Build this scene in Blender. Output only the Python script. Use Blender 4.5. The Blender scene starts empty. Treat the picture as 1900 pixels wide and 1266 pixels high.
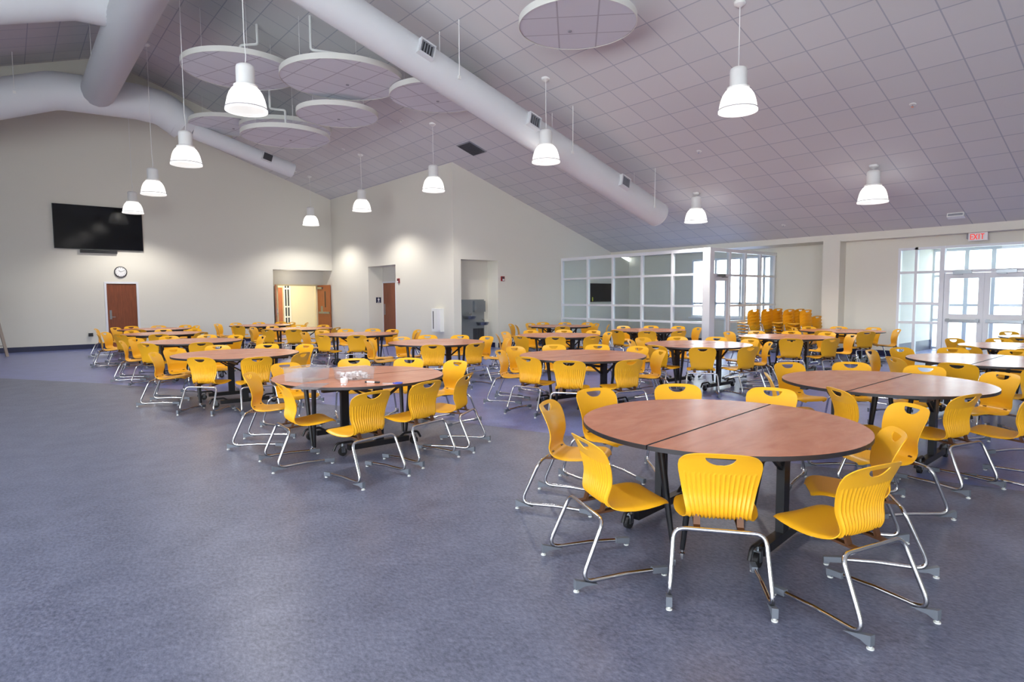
import bpy, math, random
import numpy as np
from mathutils import Vector, Matrix
random.seed(7)
PI = math.pi
scene = bpy.context.scene
COL = scene.collection

# ------------------------------------------------------------------ camera
FPX, CAMH = 1136.247, 1.5824
YAW, PIT, ROL = math.radians(39.472), math.radians(-4.1312), math.radians(-0.3329)
Fv = Vector((math.sin(YAW)*math.cos(PIT), math.cos(YAW)*math.cos(PIT), math.sin(PIT)))
R0 = Vector((math.cos(YAW), -math.sin(YAW), 0)); U0 = R0.cross(Fv)
Rv = math.cos(ROL)*R0 + math.sin(ROL)*U0
Uv = -math.sin(ROL)*R0 + math.cos(ROL)*U0
cam_d = bpy.data.cameras.new('camera'); cam = bpy.data.objects.new('camera', cam_d); COL.objects.link(cam)
M = Matrix((Rv, Uv, -Fv)).transposed().to_4x4(); M.translation = Vector((0, 0, CAMH)); cam.matrix_world = M
cam_d.sensor_width = 36.0; cam_d.lens = FPX/1900*36.0; cam_d.clip_start = 0.05; cam_d.clip_end = 200
scene.camera = cam
OC = Vector((0, 0, CAMH))
def ray(x, y): return Fv + Rv*((x-950)/FPX) - Uv*((y-633)/FPX)
def onZ(x, y, z=0.): d = ray(x, y); return OC + d*((z-CAMH)/d.z)
def onY(x, y, Y): d = ray(x, y); return OC + d*(Y/d.y)
def onX(x, y, X): d = ray(x, y); return OC + d*(X/d.x)

# ------------------------------------------------------------------ room numbers
YA, YC, XB, XE = 23.659, 15.005, 10.155, 17.047     # TV wall, fountain wall, restroom wall, eave beam
XG, YP = 14.573, 9.35                               # glass room front and side
XW, XO = 17.418, 18.05                              # entrance wall, outer alcove wall
XR = 2.3                                            # ridge
TH = math.radians(18.4777); TANT = math.tan(TH); HN = 6.9146
def cz(X): return CAMH + (HN - X*math.sin(TH))/math.cos(TH) if X >= XR else CAMH + (HN - XR*math.sin(TH))/math.cos(TH) - (XR-X)*TANT

# ------------------------------------------------------------------ mesh helper
class MB:
    def __init__(s): s.v = []; s.f = []; s.m = []
    def add(s, vs, fs, m=0):
        b = len(s.v); s.v += [tuple(v) for v in vs]; s.f += [tuple(b+i for i in f) for f in fs]; s.m += [m]*len(fs); return s
    def box(s, lo, hi, m=0):
        x0, y0, z0 = lo; x1, y1, z1 = hi
        return s.add([(x0,y0,z0),(x1,y0,z0),(x1,y1,z0),(x0,y1,z0),(x0,y0,z1),(x1,y0,z1),(x1,y1,z1),(x0,y1,z1)],
                     [(3,2,1,0),(4,5,6,7),(0,1,5,4),(1,2,6,5),(2,3,7,6),(3,0,4,7)], m)
    def obox(s, c, sz, rot, m=0):
        c = Vector(c); hx, hy, hz = [k/2 for k in sz]
        vs = [c + rot @ Vector(p) for p in ((-hx,-hy,-hz),(hx,-hy,-hz),(hx,hy,-hz),(-hx,hy,-hz),(-hx,-hy,hz),(hx,-hy,hz),(hx,hy,hz),(-hx,hy,hz))]
        return s.add(vs, [(3,2,1,0),(4,5,6,7),(0,1,5,4),(1,2,6,5),(2,3,7,6),(3,0,4,7)], m)
    def bar(s, p0, p1, w, h, m=0, up=Vector((0,0,1))):
        p0 = Vector(p0); p1 = Vector(p1); d = (p1-p0); L = d.length; d.normalize()
        if abs(d.dot(up)) > .99: up = Vector((0,1,0))
        sx = d.cross(up).normalized(); u = sx.cross(d)
        rot = Matrix((sx, d, u)).transposed()
        return s.obox((p0+p1)/2, (w, L, h), rot, m)
    def tube(s, path, r, n=10, m=0, caps=True, closed=False):
        P = [Vector(p) for p in path]; N = len(P); rings = []
        rr = r if isinstance(r, (list, tuple)) else [r]*N
        prev = None
        for i in range(N):
            if closed: t = (P[(i+1) % N]-P[i-1]).normalized()
            else:
                a = P[max(i-1, 0)]; b = P[min(i+1, N-1)]; t = (b-a).normalized()
            if prev is None:
                ref = Vector((0,0,1)) if abs(t.z) < .9 else Vector((1,0,0))
                u = t.cross(ref).normalized()
            else:
                u = (prev - t*prev.dot(t)); u.normalize()
            prev = u; w = t.cross(u)
            rings.append([P[i] + (u*math.cos(2*PI*k/n) + w*math.sin(2*PI*k/n))*rr[i] for k in range(n)])
        vs = [v for rg in rings for v in rg]; fs = []
        for i in range(N if closed else N-1):
            j = (i+1) % N
            for k in range(n):
                fs.append((i*n+k, i*n+(k+1) % n, j*n+(k+1) % n, j*n+k))
        if caps and not closed:
            fs.append(tuple(range(n-1, -1, -1))); fs.append(tuple((N-1)*n+k for k in range(n)))
        return s.add(vs, fs, m)
    def cyl(s, p0, p1, r, n=16, m=0, caps=True): return s.tube([p0, p1], r, n, m, caps)
    def lathe(s, prof, n=24, c=(0,0,0), m=0, axis='z'):
        vs = []; fs = []
        for r, z in prof:
            for k in range(n):
                a = 2*PI*k/n; x, y = r*math.cos(a), r*math.sin(a)
                if axis == 'z': vs.append((c[0]+x, c[1]+y, c[2]+z))
                elif axis == 'y': vs.append((c[0]+x, c[1]+z, c[2]+y))
                else: vs.append((c[0]+z, c[1]+x, c[2]+y))
        for i in range(len(prof)-1):
            for k in range(n): fs.append((i*n+k, i*n+(k+1) % n, (i+1)*n+(k+1) % n, (i+1)*n+k))
        return s.add(vs, fs, m)
    def prism(s, poly, z0, z1, m=0):
        n = len(poly)
        vs = [(x, y, z0) for x, y in poly] + [(x, y, z1) for x, y in poly]
        fs = [tuple(range(n-1, -1, -1)), tuple(range(n, 2*n))] + [(i, (i+1) % n, n+(i+1) % n, n+i) for i in range(n)]
        return s.add(vs, fs, m)
    def build(s, name, mats, parent=None, smooth=None, loc=None):
        me = bpy.data.meshes.new(name); me.from_pydata(s.v, [], s.f)
        for mt in (mats if isinstance(mats, (list, tuple)) else [mats]): me.materials.append(mt)
        if any(s.m): me.polygons.foreach_set('material_index', s.m)
        if smooth is not None:
            me.shade_smooth(); me.set_sharp_from_angle(angle=math.radians(smooth))
        me.update()
        o = bpy.data.objects.new(name, me); COL.objects.link(o)
        if parent is not None: o.parent = parent
        if loc is not None: o.location = loc
        return o

def fillet(pts, rad, seg=6):
    """round the corners of a polyline; rad is one number or one per inner corner"""
    P = [Vector(p) for p in pts]; out = [P[0]]
    for i in range(1, len(P)-1):
        r = rad[i-1] if isinstance(rad, (list, tuple)) else rad
        a = (P[i-1]-P[i]).normalized(); b = (P[i+1]-P[i]).normalized()
        ang = a.angle(b); t = min(r/math.tan(ang/2), .48*(P[i-1]-P[i]).length, .48*(P[i+1]-P[i]).length)
        p0 = P[i]+a*t; p1 = P[i]+b*t
        for k in range(seg+1):
            u = k/seg; out.append(p0*(1-u)**2 + P[i]*2*u*(1-u) + p1*u*u)
    out.append(P[-1]); return out

def thing(name, label, cat, loc=(0,0,0), rotz=0., group=None):
    o = bpy.data.objects.new(name, None); COL.objects.link(o); o.empty_display_size = .1
    o.location = loc; o.rotation_euler = (0, 0, rotz); o['label'] = label; o['category'] = cat
    if group: o['group'] = group
    return o
def tag(o, label, cat, group=None):
    o['label'] = label; o['category'] = cat
    if group: o['group'] = group
    return o
def struct(o, label, cat):
    o['kind'] = 'structure'; o['label'] = label; o['category'] = cat; return o
def dup_tree(o, parent=None):
    c = o.copy(); COL.objects.link(c)
    if parent is not None: c.parent = parent
    for ch in o.children: dup_tree(ch, c)
    return c

# ------------------------------------------------------------------ materials
def lin(c): return tuple((x/255/12.92 if x/255 <= .04045 else ((x/255+.055)/1.055)**2.4) for x in c)
def newmat(name):
    m = bpy.data.materials.new(name); m.use_nodes = True; nt = m.node_tree; return m, nt, nt.nodes['Principled BSDF']
def pbr(name, col, rough=.5, metal=0., spec=.5, noise=None, coat=0.):
    m, nt, b = newmat(name); c = (*lin(col), 1)
    b.inputs['Base Color'].default_value = c; b.inputs['Roughness'].default_value = rough
    b.inputs['Metallic'].default_value = metal; b.inputs['Specular IOR Level'].default_value = spec
    b.inputs['Coat Weight'].default_value = coat
    if noise:
        scale, amt = noise
        tc = nt.nodes.new('ShaderNodeTexCoord'); n = nt.nodes.new('ShaderNodeTexNoise'); n.inputs['Scale'].default_value = scale; n.inputs['Detail'].default_value = 3
        mx = nt.nodes.new('ShaderNodeMix'); mx.data_type = 'RGBA'
        mx.inputs[6].default_value = tuple(x*(1-amt) for x in c[:3])+(1,); mx.inputs[7].default_value = tuple(min(1, x*(1+amt)) for x in c[:3])+(1,)
        nt.links.new(tc.outputs['Object'], n.inputs['Vector']); nt.links.new(n.outputs['Fac'], mx.inputs[0]); nt.links.new(mx.outputs[2], b.inputs['Base Color'])
    return m
def emit(name, col, st):
    m, nt, b = newmat(name); b.inputs['Base Color'].default_value = (*lin(col), 1)
    b.inputs['Emission Color'].default_value = (*lin(col), 1); b.inputs['Emission Strength'].default_value = st; return m
def glassy(name, tint, gloss_r=.02, clear=1.0, milk=None):
    """thin pane: lets light straight through with a Fresnel reflection"""
    m = bpy.data.materials.new(name); m.use_nodes = True; nt = m.node_tree; nt.nodes.clear()
    out = nt.nodes.new('ShaderNodeOutputMaterial'); tr = nt.nodes.new('ShaderNodeBsdfTransparent'); tr.inputs[0].default_value = (*tint, 1)
    gl = nt.nodes.new('ShaderNodeBsdfGlossy'); gl.inputs['Roughness'].default_value = gloss_r
    fr = nt.nodes.new('ShaderNodeFresnel'); fr.inputs['IOR'].default_value = 1.45
    ge = nt.nodes.new('ShaderNodeNewGeometry'); iv = nt.nodes.new('ShaderNodeMath'); iv.operation = 'SUBTRACT'; iv.inputs[0].default_value = 1.
    fm = nt.nodes.new('ShaderNodeMath'); fm.operation = 'MULTIPLY'; nt.links.new(ge.outputs['Backfacing'], iv.inputs[1]); nt.links.new(iv.outputs[0], fm.inputs[0]); nt.links.new(fr.outputs[0], fm.inputs[1])
    mx = nt.nodes.new('ShaderNodeMixShader'); nt.links.new(fm.outputs[0], mx.inputs[0])
    src = tr.outputs[0]
    if milk:
        df = nt.nodes.new('ShaderNodeBsdfDiffuse'); df.inputs[0].default_value = (*milk, 1)
        m2 = nt.nodes.new('ShaderNodeMixShader'); m2.inputs[0].default_value = 1-clear
        nt.links.new(tr.outputs[0], m2.inputs[1]); nt.links.new(df.outputs[0], m2.inputs[2]); src = m2.outputs[0]
    nt.links.new(src, mx.inputs[1]); nt.links.new(gl.outputs[0], mx.inputs[2]); nt.links.new(mx.outputs[0], out.inputs[0])
    return m
def floor_mat(name, dark, light, rough=.34):
    m, nt, b = newmat(name); tc = nt.nodes.new('ShaderNodeTexCoord')
    a = nt.nodes.new('ShaderNodeTexNoise'); a.inputs['Scale'].default_value = 55; a.inputs['Detail'].default_value = 8; a.inputs['Roughness'].default_value = .75
    mp = nt.nodes.new('ShaderNodeMapping'); mp.inputs['Scale'].default_value = (1, .55, 1); mp.inputs['Rotation'].default_value = (0, 0, .5)
    a2 = nt.nodes.new('ShaderNodeTexNoise'); a2.inputs['Scale'].default_value = 3.0; a2.inputs['Detail'].default_value = 6; a2.inputs['Roughness'].default_value = .65
    ad = nt.nodes.new('ShaderNodeMath'); ad.operation = 'MULTIPLY_ADD'; ad.inputs[1].default_value = .35
    rp = nt.nodes.new('ShaderNodeValToRGB'); e = rp.color_ramp.elements
    e[0].position = .48; e[0].color = (*lin(dark), 1); e[1].position = .86; e[1].color = (*lin(light), 1)
    nt.links.new(tc.outputs['Object'], mp.inputs[0]); nt.links.new(mp.outputs[0], a.inputs['Vector']); nt.links.new(tc.outputs['Object'], a2.inputs['Vector'])
    nt.links.new(a2.outputs['Fac'], ad.inputs[0]); nt.links.new(a.outputs['Fac'], ad.inputs[2])
    nt.links.new(ad.outputs[0], rp.inputs[0]); nt.links.new(rp.outputs[0], b.inputs['Base Color'])
    b.inputs['Roughness'].default_value = rough; b.inputs['Specular IOR Level'].default_value = .45
    return m
def tile_mat(name, col, line, ox=0., oy=0., T=.6096, w=.022, rot=0.):
    """square lay-in tiles in the object's own plane (local x, y)"""
    m, nt, b = newmat(name); tc = nt.nodes.new('ShaderNodeTexCoord'); mp = nt.nodes.new('ShaderNodeMapping')
    mp.inputs['Rotation'].default_value = (0, 0, rot)
    sp = nt.nodes.new('ShaderNodeSeparateXYZ'); nt.links.new(tc.outputs['Object'], mp.inputs[0]); nt.links.new(mp.outputs[0], sp.inputs[0])
    def math_(op, a, bb=None, cc=None):
        n = nt.nodes.new('ShaderNodeMath'); n.operation = op
        for i, v in enumerate((a, bb, cc)):
            if v is None: continue
            if isinstance(v, (int, float)): n.inputs[i].default_value = v
            else: nt.links.new(v, n.inputs[i])
        return n.outputs[0]
    masks = []; cells = []
    for k, off in ((0, ox), (1, oy)):
        u = math_('DIVIDE', math_('SUBTRACT', sp.outputs[k], off), T)
        fr = math_('FRACT', u); cells.append(math_('FLOOR', u))
        d = math_('ABSOLUTE', math_('SUBTRACT', fr, .5)); masks.append(math_('GREATER_THAN', d, .5-w/T/2))
    mk = math_('MAXIMUM', masks[0], masks[1])
    cb = nt.nodes.new('ShaderNodeCombineXYZ'); nt.links.new(cells[0], cb.inputs[0]); nt.links.new(cells[1], cb.inputs[1])
    wn = nt.nodes.new('ShaderNodeTexWhiteNoise'); nt.links.new(cb.outputs[0], wn.inputs['Vector'])
    c = lin(col)
    mx0 = nt.nodes.new('ShaderNodeMix'); mx0.data_type = 'RGBA'; mx0.inputs[6].default_value = tuple(x*.97 for x in c)+(1,); mx0.inputs[7].default_value = tuple(min(1, x*1.03) for x in c)+(1,)
    nt.links.new(wn.outputs['Value'], mx0.inputs[0])
    mx = nt.nodes.new('ShaderNodeMix'); mx.data_type = 'RGBA'; mx.inputs[7].default_value = (*lin(line), 1)
    nt.links.new(mx0.outputs[2], mx.inputs[6]); nt.links.new(mk, mx.inputs[0]); nt.links.new(mx.outputs[2], b.inputs['Base Color'])
    b.inputs['Roughness'].default_value = .85; b.inputs['Specular IOR Level'].default_value = .2
    return m
def wood_mat(name, dark, light, scale=6., stretch=(1., 9., 9.), rough=.35, spec=.5):
    m, nt, b = newmat(name); tc = nt.nodes.new('ShaderNodeTexCoord'); mp = nt.nodes.new('ShaderNodeMapping'); mp.inputs['Scale'].default_value = stretch
    n = nt.nodes.new('ShaderNodeTexNoise'); n.inputs['Scale'].default_value = scale; n.inputs['Detail'].default_value = 6; n.inputs['Roughness'].default_value = .6; n.inputs['Distortion'].default_value = .6
    rp = nt.nodes.new('ShaderNodeValToRGB'); e = rp.color_ramp.elements; e[0].position = .3; e[0].color = (*lin(dark), 1); e[1].position = .72; e[1].color = (*lin(light), 1)
    nt.links.new(tc.outputs['Object'], mp.inputs[0]); nt.links.new(mp.outputs[0], n.inputs['Vector']); nt.links.new(n.outputs['Fac'], rp.inputs[0]); nt.links.new(rp.outputs[0], b.inputs['Base Color'])
    b.inputs['Roughness'].default_value = rough; b.inputs['Specular IOR Level'].default_value = spec
    return m

MT = dict(
 wall=pbr('wall_paint', (227, 224, 212), .7, spec=.25),
 cream=pbr('cream_paint', (236, 222, 178), .7, spec=.25),
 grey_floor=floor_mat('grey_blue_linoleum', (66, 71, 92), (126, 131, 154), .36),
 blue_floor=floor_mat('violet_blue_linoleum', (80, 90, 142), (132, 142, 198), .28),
 ceil_r=tile_mat('ceiling_tiles', (214, 213, 213), (179, 182, 190), 7.7479, 4.1972, w=.020),
 ceil_l=tile_mat('ceiling_tiles_far', (214, 213, 213), (179, 182, 190), .1, 4.1972, w=.020),
 cloud=tile_mat('cloud_tiles', (222, 226, 232), (186, 188, 196), .30, .30, rot=.0, w=.024),
 cloud_rim=pbr('cloud_edge', (228, 229, 222), .5),
 navy=pbr('navy_vinyl_base', (22, 28, 66), .45),
 duct=pbr('painted_duct', (222, 226, 228), .5, noise=(3, .02)),
 duct2=pbr('painted_ribbed_duct', (208, 210, 214), .55),
 dark=pbr('vent_dark', (60, 62, 66), .6),
 ventgrey=pbr('vent_grey', (150, 152, 160), .6),
 white=pbr('white_enamel', (236, 237, 234), .4),
 yellow=pbr('yellow_plastic', (242, 178, 34), .38, spec=.4),
 chrome=pbr('chrome', (214, 214, 216), .13, metal=1.),
 glide=pbr('grey_plastic', (104, 110, 120), .5),
 pad=pbr('white_pad', (215, 218, 215), .5),
 brack=pbr('bronze_bracket', (92, 58, 34), .45, metal=.3),
 table=wood_mat('cherry_laminate', (188, 114, 80), (214, 142, 106), 2.2, (1.2, 3.2, 3.2), .24, .5),
 black=pbr('black_powder_coat', (22, 22, 26), .4),
 edge=pbr('black_edge_band', (44, 42, 46), .45),
 rubber=pbr('black_rubber', (26, 26, 28), .55),
 alu=pbr('white_aluminium', (232, 234, 238), .32, spec=.5),
 alu_dark=pbr('gasket_grey', (70, 78, 88), .5),
 glass=glassy('clear_glass', (.93, .965, .97)),
 plastic=glassy('clear_plastic', (.95, .95, .96), .06, .90, (.8, .8, .82)),
 door=wood_mat('walnut_door', (112, 56, 30), (142, 76, 44), 4., (9., 9., .7), .4),
 door_or=wood_mat('maple_stain_door', (150, 84, 42), (178, 104, 58), 4., (9., 9., .7), .4),
 steel=pbr('brushed_steel', (150, 156, 162), .3, metal=1.),
 steel_dk=pbr('steel_panel', (150, 156, 158), .45, metal=.3),
 screen=pbr('black_screen', (5, 6, 14), .10, spec=.3),
 red=pbr('alarm_red', (140, 22, 28), .4),
 signnavy=pbr('sign_navy', (24, 26, 60), .45),
 exitred=emit('exit_red', (235, 60, 50), .6),
 lampglow=emit('lamp_glow', (255, 250, 238), 5.0),
 alum_lad=pbr('ladder_aluminium', (150, 140, 132), .4, metal=.4),
 scis=pbr('blue_handles', (60, 84, 190), .4),
 whitebits=pbr('white_plastic', (240, 240, 240), .4),
 grid=pbr('white_grid_frame', (236, 230, 210), .5),
 darkglass=pbr('dark_glass', (46, 48, 46), .12),
 yellowtag=pbr('yellow_tag', (206, 210, 60), .5),
 ground=pbr('outside_paving', (190, 190, 186), .8),
)
def shade_mat():
    m = bpy.data.materials.new('prismatic_shade'); m.use_nodes = True; nt = m.node_tree; nt.nodes.clear()
    out = nt.nodes.new('ShaderNodeOutputMaterial'); tr = nt.nodes.new('ShaderNodeBsdfTransparent'); tl = nt.nodes.new('ShaderNodeBsdfTranslucent'); tl.inputs[0].default_value = (.95, .95, .95, 1)
    em = nt.nodes.new('ShaderNodeEmission'); em.inputs[0].default_value = (1, .97, .93, 1); em.inputs[1].default_value = .75
    a = nt.nodes.new('ShaderNodeMixShader'); a.inputs[0].default_value = .6; s = nt.nodes.new('ShaderNodeAddShader')
    nt.links.new(tr.outputs[0], a.inputs[1]); nt.links.new(tl.outputs[0], a.inputs[2]); nt.links.new(a.outputs[0], s.inputs[0]); nt.links.new(em.outputs[0], s.inputs[1]); nt.links.new(s.outputs[0], out.inputs[0])
    return m
MT['shade'] = shade_mat()

# ------------------------------------------------------------------ floor
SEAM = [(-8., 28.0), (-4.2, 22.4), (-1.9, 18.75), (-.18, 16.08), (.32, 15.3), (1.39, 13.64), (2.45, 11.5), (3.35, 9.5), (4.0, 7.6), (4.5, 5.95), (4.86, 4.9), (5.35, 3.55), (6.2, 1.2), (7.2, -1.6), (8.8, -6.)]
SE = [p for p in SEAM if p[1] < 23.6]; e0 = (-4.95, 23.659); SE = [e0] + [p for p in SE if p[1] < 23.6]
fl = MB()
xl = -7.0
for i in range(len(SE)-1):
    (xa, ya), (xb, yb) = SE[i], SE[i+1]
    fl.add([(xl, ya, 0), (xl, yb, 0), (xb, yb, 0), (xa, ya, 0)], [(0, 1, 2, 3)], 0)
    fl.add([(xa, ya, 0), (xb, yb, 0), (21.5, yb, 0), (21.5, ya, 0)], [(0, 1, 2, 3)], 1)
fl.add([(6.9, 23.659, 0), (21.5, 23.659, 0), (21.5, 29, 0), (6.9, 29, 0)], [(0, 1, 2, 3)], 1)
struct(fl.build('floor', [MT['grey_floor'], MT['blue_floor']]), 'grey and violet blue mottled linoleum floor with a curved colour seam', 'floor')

# ------------------------------------------------------------------ ceilings (local x runs down the slope)
def slope_plane(name, x0, x1, y0, y1, mat, label, sgn):
    mb = MB(); co, si = math.cos(TH), math.sin(TH)
    if sgn > 0:
        ex = Vector((co, 0, -si)); org = Vector((HN*si, 0, CAMH+HN*co))   # foot of the normal from the camera
        a = (Vector((x0, 0, cz(x0)))-org).dot(ex); b = (Vector((x1, 0, cz(x1)))-org).dot(ex)
    else:
        ex = Vector((co, 0, si)); org = Vector((XR, 0, cz(XR))); a = (x0-XR)/co; b = (x1-XR)/co
    ey = Vector((0, 1, 0)); ez = ex.cross(ey)
    mb.box((a, y0, 0), (b, y1, .12))
    o = mb.build(name, mat); m = Matrix((ex, ey, ez)).transposed().to_4x4(); m.translation = org; o.matrix_world = m
    return struct(o, label, 'ceiling')
slope_plane('ceiling', XR, 17.3, -6.2, 24.6, MT['ceil_r'], 'sloping ceiling of square white tiles running down to the glass room', 1)
slope_plane('ceiling_far', -7.3, XR, -6.2, 24.6, MT['ceil_l'], 'far slope of the tiled ceiling beyond the ridge duct', -1)

# ------------------------------------------------------------------ walls
def wall_y(name, Y, x0, x1, top, holes, label, thick=.16, mat='wall', side=1, brk=()):
    """wall in the plane y=Y facing -y; top(x) is its top; holes (x0, x1, z0, z1)"""
    xs = sorted(set([x0, x1] + list(brk) + [h[0] for h in holes] + [h[1] for h in holes])); mb = MB()
    xs = [x for x in xs if x0-1e-6 <= x <= x1+1e-6]
    for a, b in zip(xs, xs[1:]):
        hs = sorted([h for h in holes if h[0] <= a+1e-6 and h[1] >= b-1e-6], key=lambda h: h[2]); z = 0.
        segs = []
        for h in hs:
            if h[2] > z+1e-4: segs.append((z, h[2], False))
            z = h[3]
        segs.append((z, None, True))
        for s0, s1, last in segs:
            ta, tb = (top(a), top(b)) if last else (s1, s1)
            y0, y1 = (Y, Y+thick*side) if side > 0 else (Y+thick*side, Y)
            mb.add([(a, y0, s0), (b, y0, s0), (b, y1, s0), (a, y1, s0), (a, y0, ta), (b, y0, tb), (b, y1, tb), (a, y1, ta)],
                   [(3,2,1,0),(4,5,6,7),(0,1,5,4),(1,2,6,5),(2,3,7,6),(3,0,4,7)])
    return struct(mb.build(name, MT[mat]), label, 'wall')
def wall_x(name, X, y0, y1, top, holes, label, thick=.16, mat='wall', side=1):
    ys = sorted(set([y0, y1] + [h[0] for h in holes] + [h[1] for h in holes])); mb = MB()
    for a, b in zip(ys, ys[1:]):
        hs = sorted([h for h in holes if h[0] <= a+1e-6 and h[1] >= b-1e-6], key=lambda h: h[2]); z = 0.
        xa, xb = (X, X+thick) if side > 0 else (X-thick, X)
        for h in hs:
            if h[2] > z+1e-4: mb.box((xa, a, z), (xb, b, h[2]))
            z = h[3]
        if top > z+1e-4: mb.box((xa, a, z), (xb, b, top))
    return struct(mb.build(name, MT[mat]), label, 'wall')
DOORX = (2.519, 3.35)
REC = (7.815, XB, 0, 2.668)
wall_y('wall_north', YA, -7.0, XB+.16, lambda x: cz(x)+.04, [(DOORX[0], DOORX[1], 0, 2.085), REC], 'tall off-white gable wall carrying the big TV', brk=(XR,))
NB = (18.478, 20.49, 0, 2.69)
wall_x('wall_side', XB, YC+.16, YA, cz(XB)+.03, [NB], 'off-white side wall with the restroom niche')
RC = (10.417, 11.803, 0, 2.70)
wall_y('wall_fountain', YC, XB, XO+.1, lambda x: cz(x)+.03, [RC], 'off-white wall with the drinking fountain recess')
# recess A: sides, lid, header and the passage beyond
YR = 24.575
X2_ = 10.729
mb = MB(); mb.box((REC[0]-.1, YA+.16, 0), (REC[0], YR, 2.8)); mb.box((REC[1], YA+.16, 0), (REC[1]+.1, YR, 2.8)); mb.box((REC[0], YA+.16, 2.668), (REC[1], YR, 2.8))
mb.box((REC[0], YR, 2.13), (REC[1], YR+.12, 2.8)); mb.box((REC[0], YR, 0), (8.22, YR+.12, 2.13)); mb.box((9.89, YR, 0), (REC[1], YR+.12, 2.13))
struct(mb.build('wall_recess', MT['wall']), 'off-white recess around the open double doors', 'wall')
mb = MB(); mb.box((6.9, 27.4, 0), (13.0, 27.5, 2.7)); mb.box((6.9, YR+.12, 2.6), (13.0, 27.5, 2.7)); mb.box((12.9, YR+.12, 0), (13.0, 27.4, 2.6)); mb.box((6.9, YR+.12, 0), (7.0, 27.4, 2.6))
struct(mb.build('wall_passage', MT['cream']), 'cream passage wall seen through the open double doors', 'wall')
mb = MB(); mb.box((2.3, YA+.165, 0), (3.6, YA+.25, 2.4)); mb.box((X2_+.105, 19.3, 0), (X2_+.2, 20.7, 2.5)); struct(mb.build('leak_backing', MT['wall']), 'added backing that blocks sky light behind the closed doors', 'wall')  # unseen backing, added to stop sky light leaking through the door gaps
# niche B
X2 = 10.729
mb = MB(); mb.box((XB+.16, NB[1], 0), (X2+.1, NB[1]+.1, 2.8)); mb.box((XB+.16, NB[0]-.1, 0), (X2+.1, NB[0], 2.8)); mb.box((XB+.16, NB[0], 2.69), (X2+.1, NB[1], 2.8))
mb.box((X2, NB[0], 0), (X2+.1, 19.55, 2.69)); mb.box((X2, 19.55, 2.115), (X2+.1, NB[1], 2.69)); mb.box((X2, 20.47, 0), (X2+.1, NB[1], 2.115))
struct(mb.build('wall_niche', MT['wall']), 'off-white niche in front of the restroom door', 'wall')
# recess C
Y2 = 15.533
mb = MB(); mb.box((RC[0]-.1, YC+.16, 0), (RC[0], Y2+.1, 2.8)); mb.box((RC[1], YC+.16, 0), (RC[1]+.1, Y2+.1, 2.8)); mb.box((RC[0], YC+.16, 2.70), (RC[1], Y2, 2.8)); mb.box((RC[0], Y2, 0), (RC[1], Y2+.1, 2.8))
struct(mb.build('wall_fountain_recess', MT['wall']), 'off-white recess behind the drinking fountain', 'wall')
# outer wall of alcove and glass room
WIN = (9.45, 12.27, .866, 2.80)
wall_x('wall_outer', XO, 7.50, YC, 3.15, [WIN], 'off-white outer wall behind the stacked chairs')
mb = MB(); mb.box((XE, 7.06, 0), (XO, 7.50, 3.02)); struct(mb.build('wall_pier', MT['wall']), 'off-white pier beside the chair stacks', 'wall')
ENT = (1.2, 5.80, 0, 2.74)
wall_x('wall_entrance', XW, -6.0, 7.06, 3.02, [ENT], 'off-white wall around the glass entrance doors', thick=.14)
# beam along the eave, lid of the alcove
mb = MB(); mb.box((XE, -6.0, 2.985), (XW+.2, 7.05, cz(XE)+.12)); mb.box((XE, 7.05, 3.02), (XE+.3, YC, cz(XE)+.12))
struct(mb.build('trim_1', MT['wall']), 'off-white beam along the low edge of the ceiling', 'beam')
mb = MB(); mb.box((XE+.3, 7.5, 3.02), (XO, YC, 3.14)); struct(mb.build('ceiling_alcove', MT['wall']), 'low ceiling over the chair stacks', 'ceiling')
# cross beam under the ceiling at the ridge end
yb = 20.25
mb = MB()
for xa, xb in ((-7.0, XR), (XR, 5.6)):
    d = .80
    mb.add([(xa, yb, cz(xa)-d), (xb, yb, cz(xb)-d), (xb, yb+.25, cz(xb)-d), (xa, yb+.25, cz(xa)-d), (xa, yb, cz(xa)+.02), (xb, yb, cz(xb)+.02), (xb, yb+.25, cz(xb)+.02), (xa, yb+.25, cz(xa)+.02)],
           [(3,2,1,0),(4,5,6,7),(0,1,5,4),(1,2,6,5),(2,3,7,6),(3,0,4,7)])
struct(mb.build('trim_2', MT['wall']), 'off-white beam crossing under the ridge behind the branching duct', 'beam')
# unseen sides: they close the hall; their openings are added for sky fill
wall_x('wall_west', -7.0, -6.0, YA, 5.1, [(-5.0, 9.0, .6, 4.4)], 'off-white west wall with a tall opening added to let in sky light', side=-1)
wall_y('wall_south', -6.0, -7.0, XW+.14, lambda x: cz(x)+.03, [(-6.0, -.5, .3, 4.6)], 'off-white south wall', side=-1, brk=(XR,))
# base boards
bb = .15
def bboard(name, boxes, label):
    mb = MB()
    for lo, hi in boxes: mb.box(lo, hi)
    struct(mb.build(name, MT['navy']), label, 'baseboard')
bboard('baseboard_north', [((-7.0, YA-.012, 0), (2.42, YA, bb)), ((3.44, YA-.012, 0), (REC[0], YA, bb))], 'navy vinyl baseboard under the TV wall')
bboard('baseboard_side', [((XB-.012, YC, 0), (XB, NB[0], bb)), ((XB-.012, NB[1], 0), (XB, YA, bb)), ((XB+.16, NB[1]-.012, 0), (X2, NB[1], bb))], 'navy vinyl baseboard along the restroom wall')
bboard('baseboard_fountain', [((XB-.012, YC-.012, 0), (RC[0], YC, bb)), ((RC[1], YC-.012, 0), (XG-.04, YC, bb)), ((XG+.06, YC-.012, 0), (XO, YC, bb)), ((RC[1]-.012, YC+.16, 0), (RC[1], Y2, bb)), ((RC[0], Y2-.012, 0), (RC[1], Y2, bb))], 'navy vinyl baseboard along the fountain wall')
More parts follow.
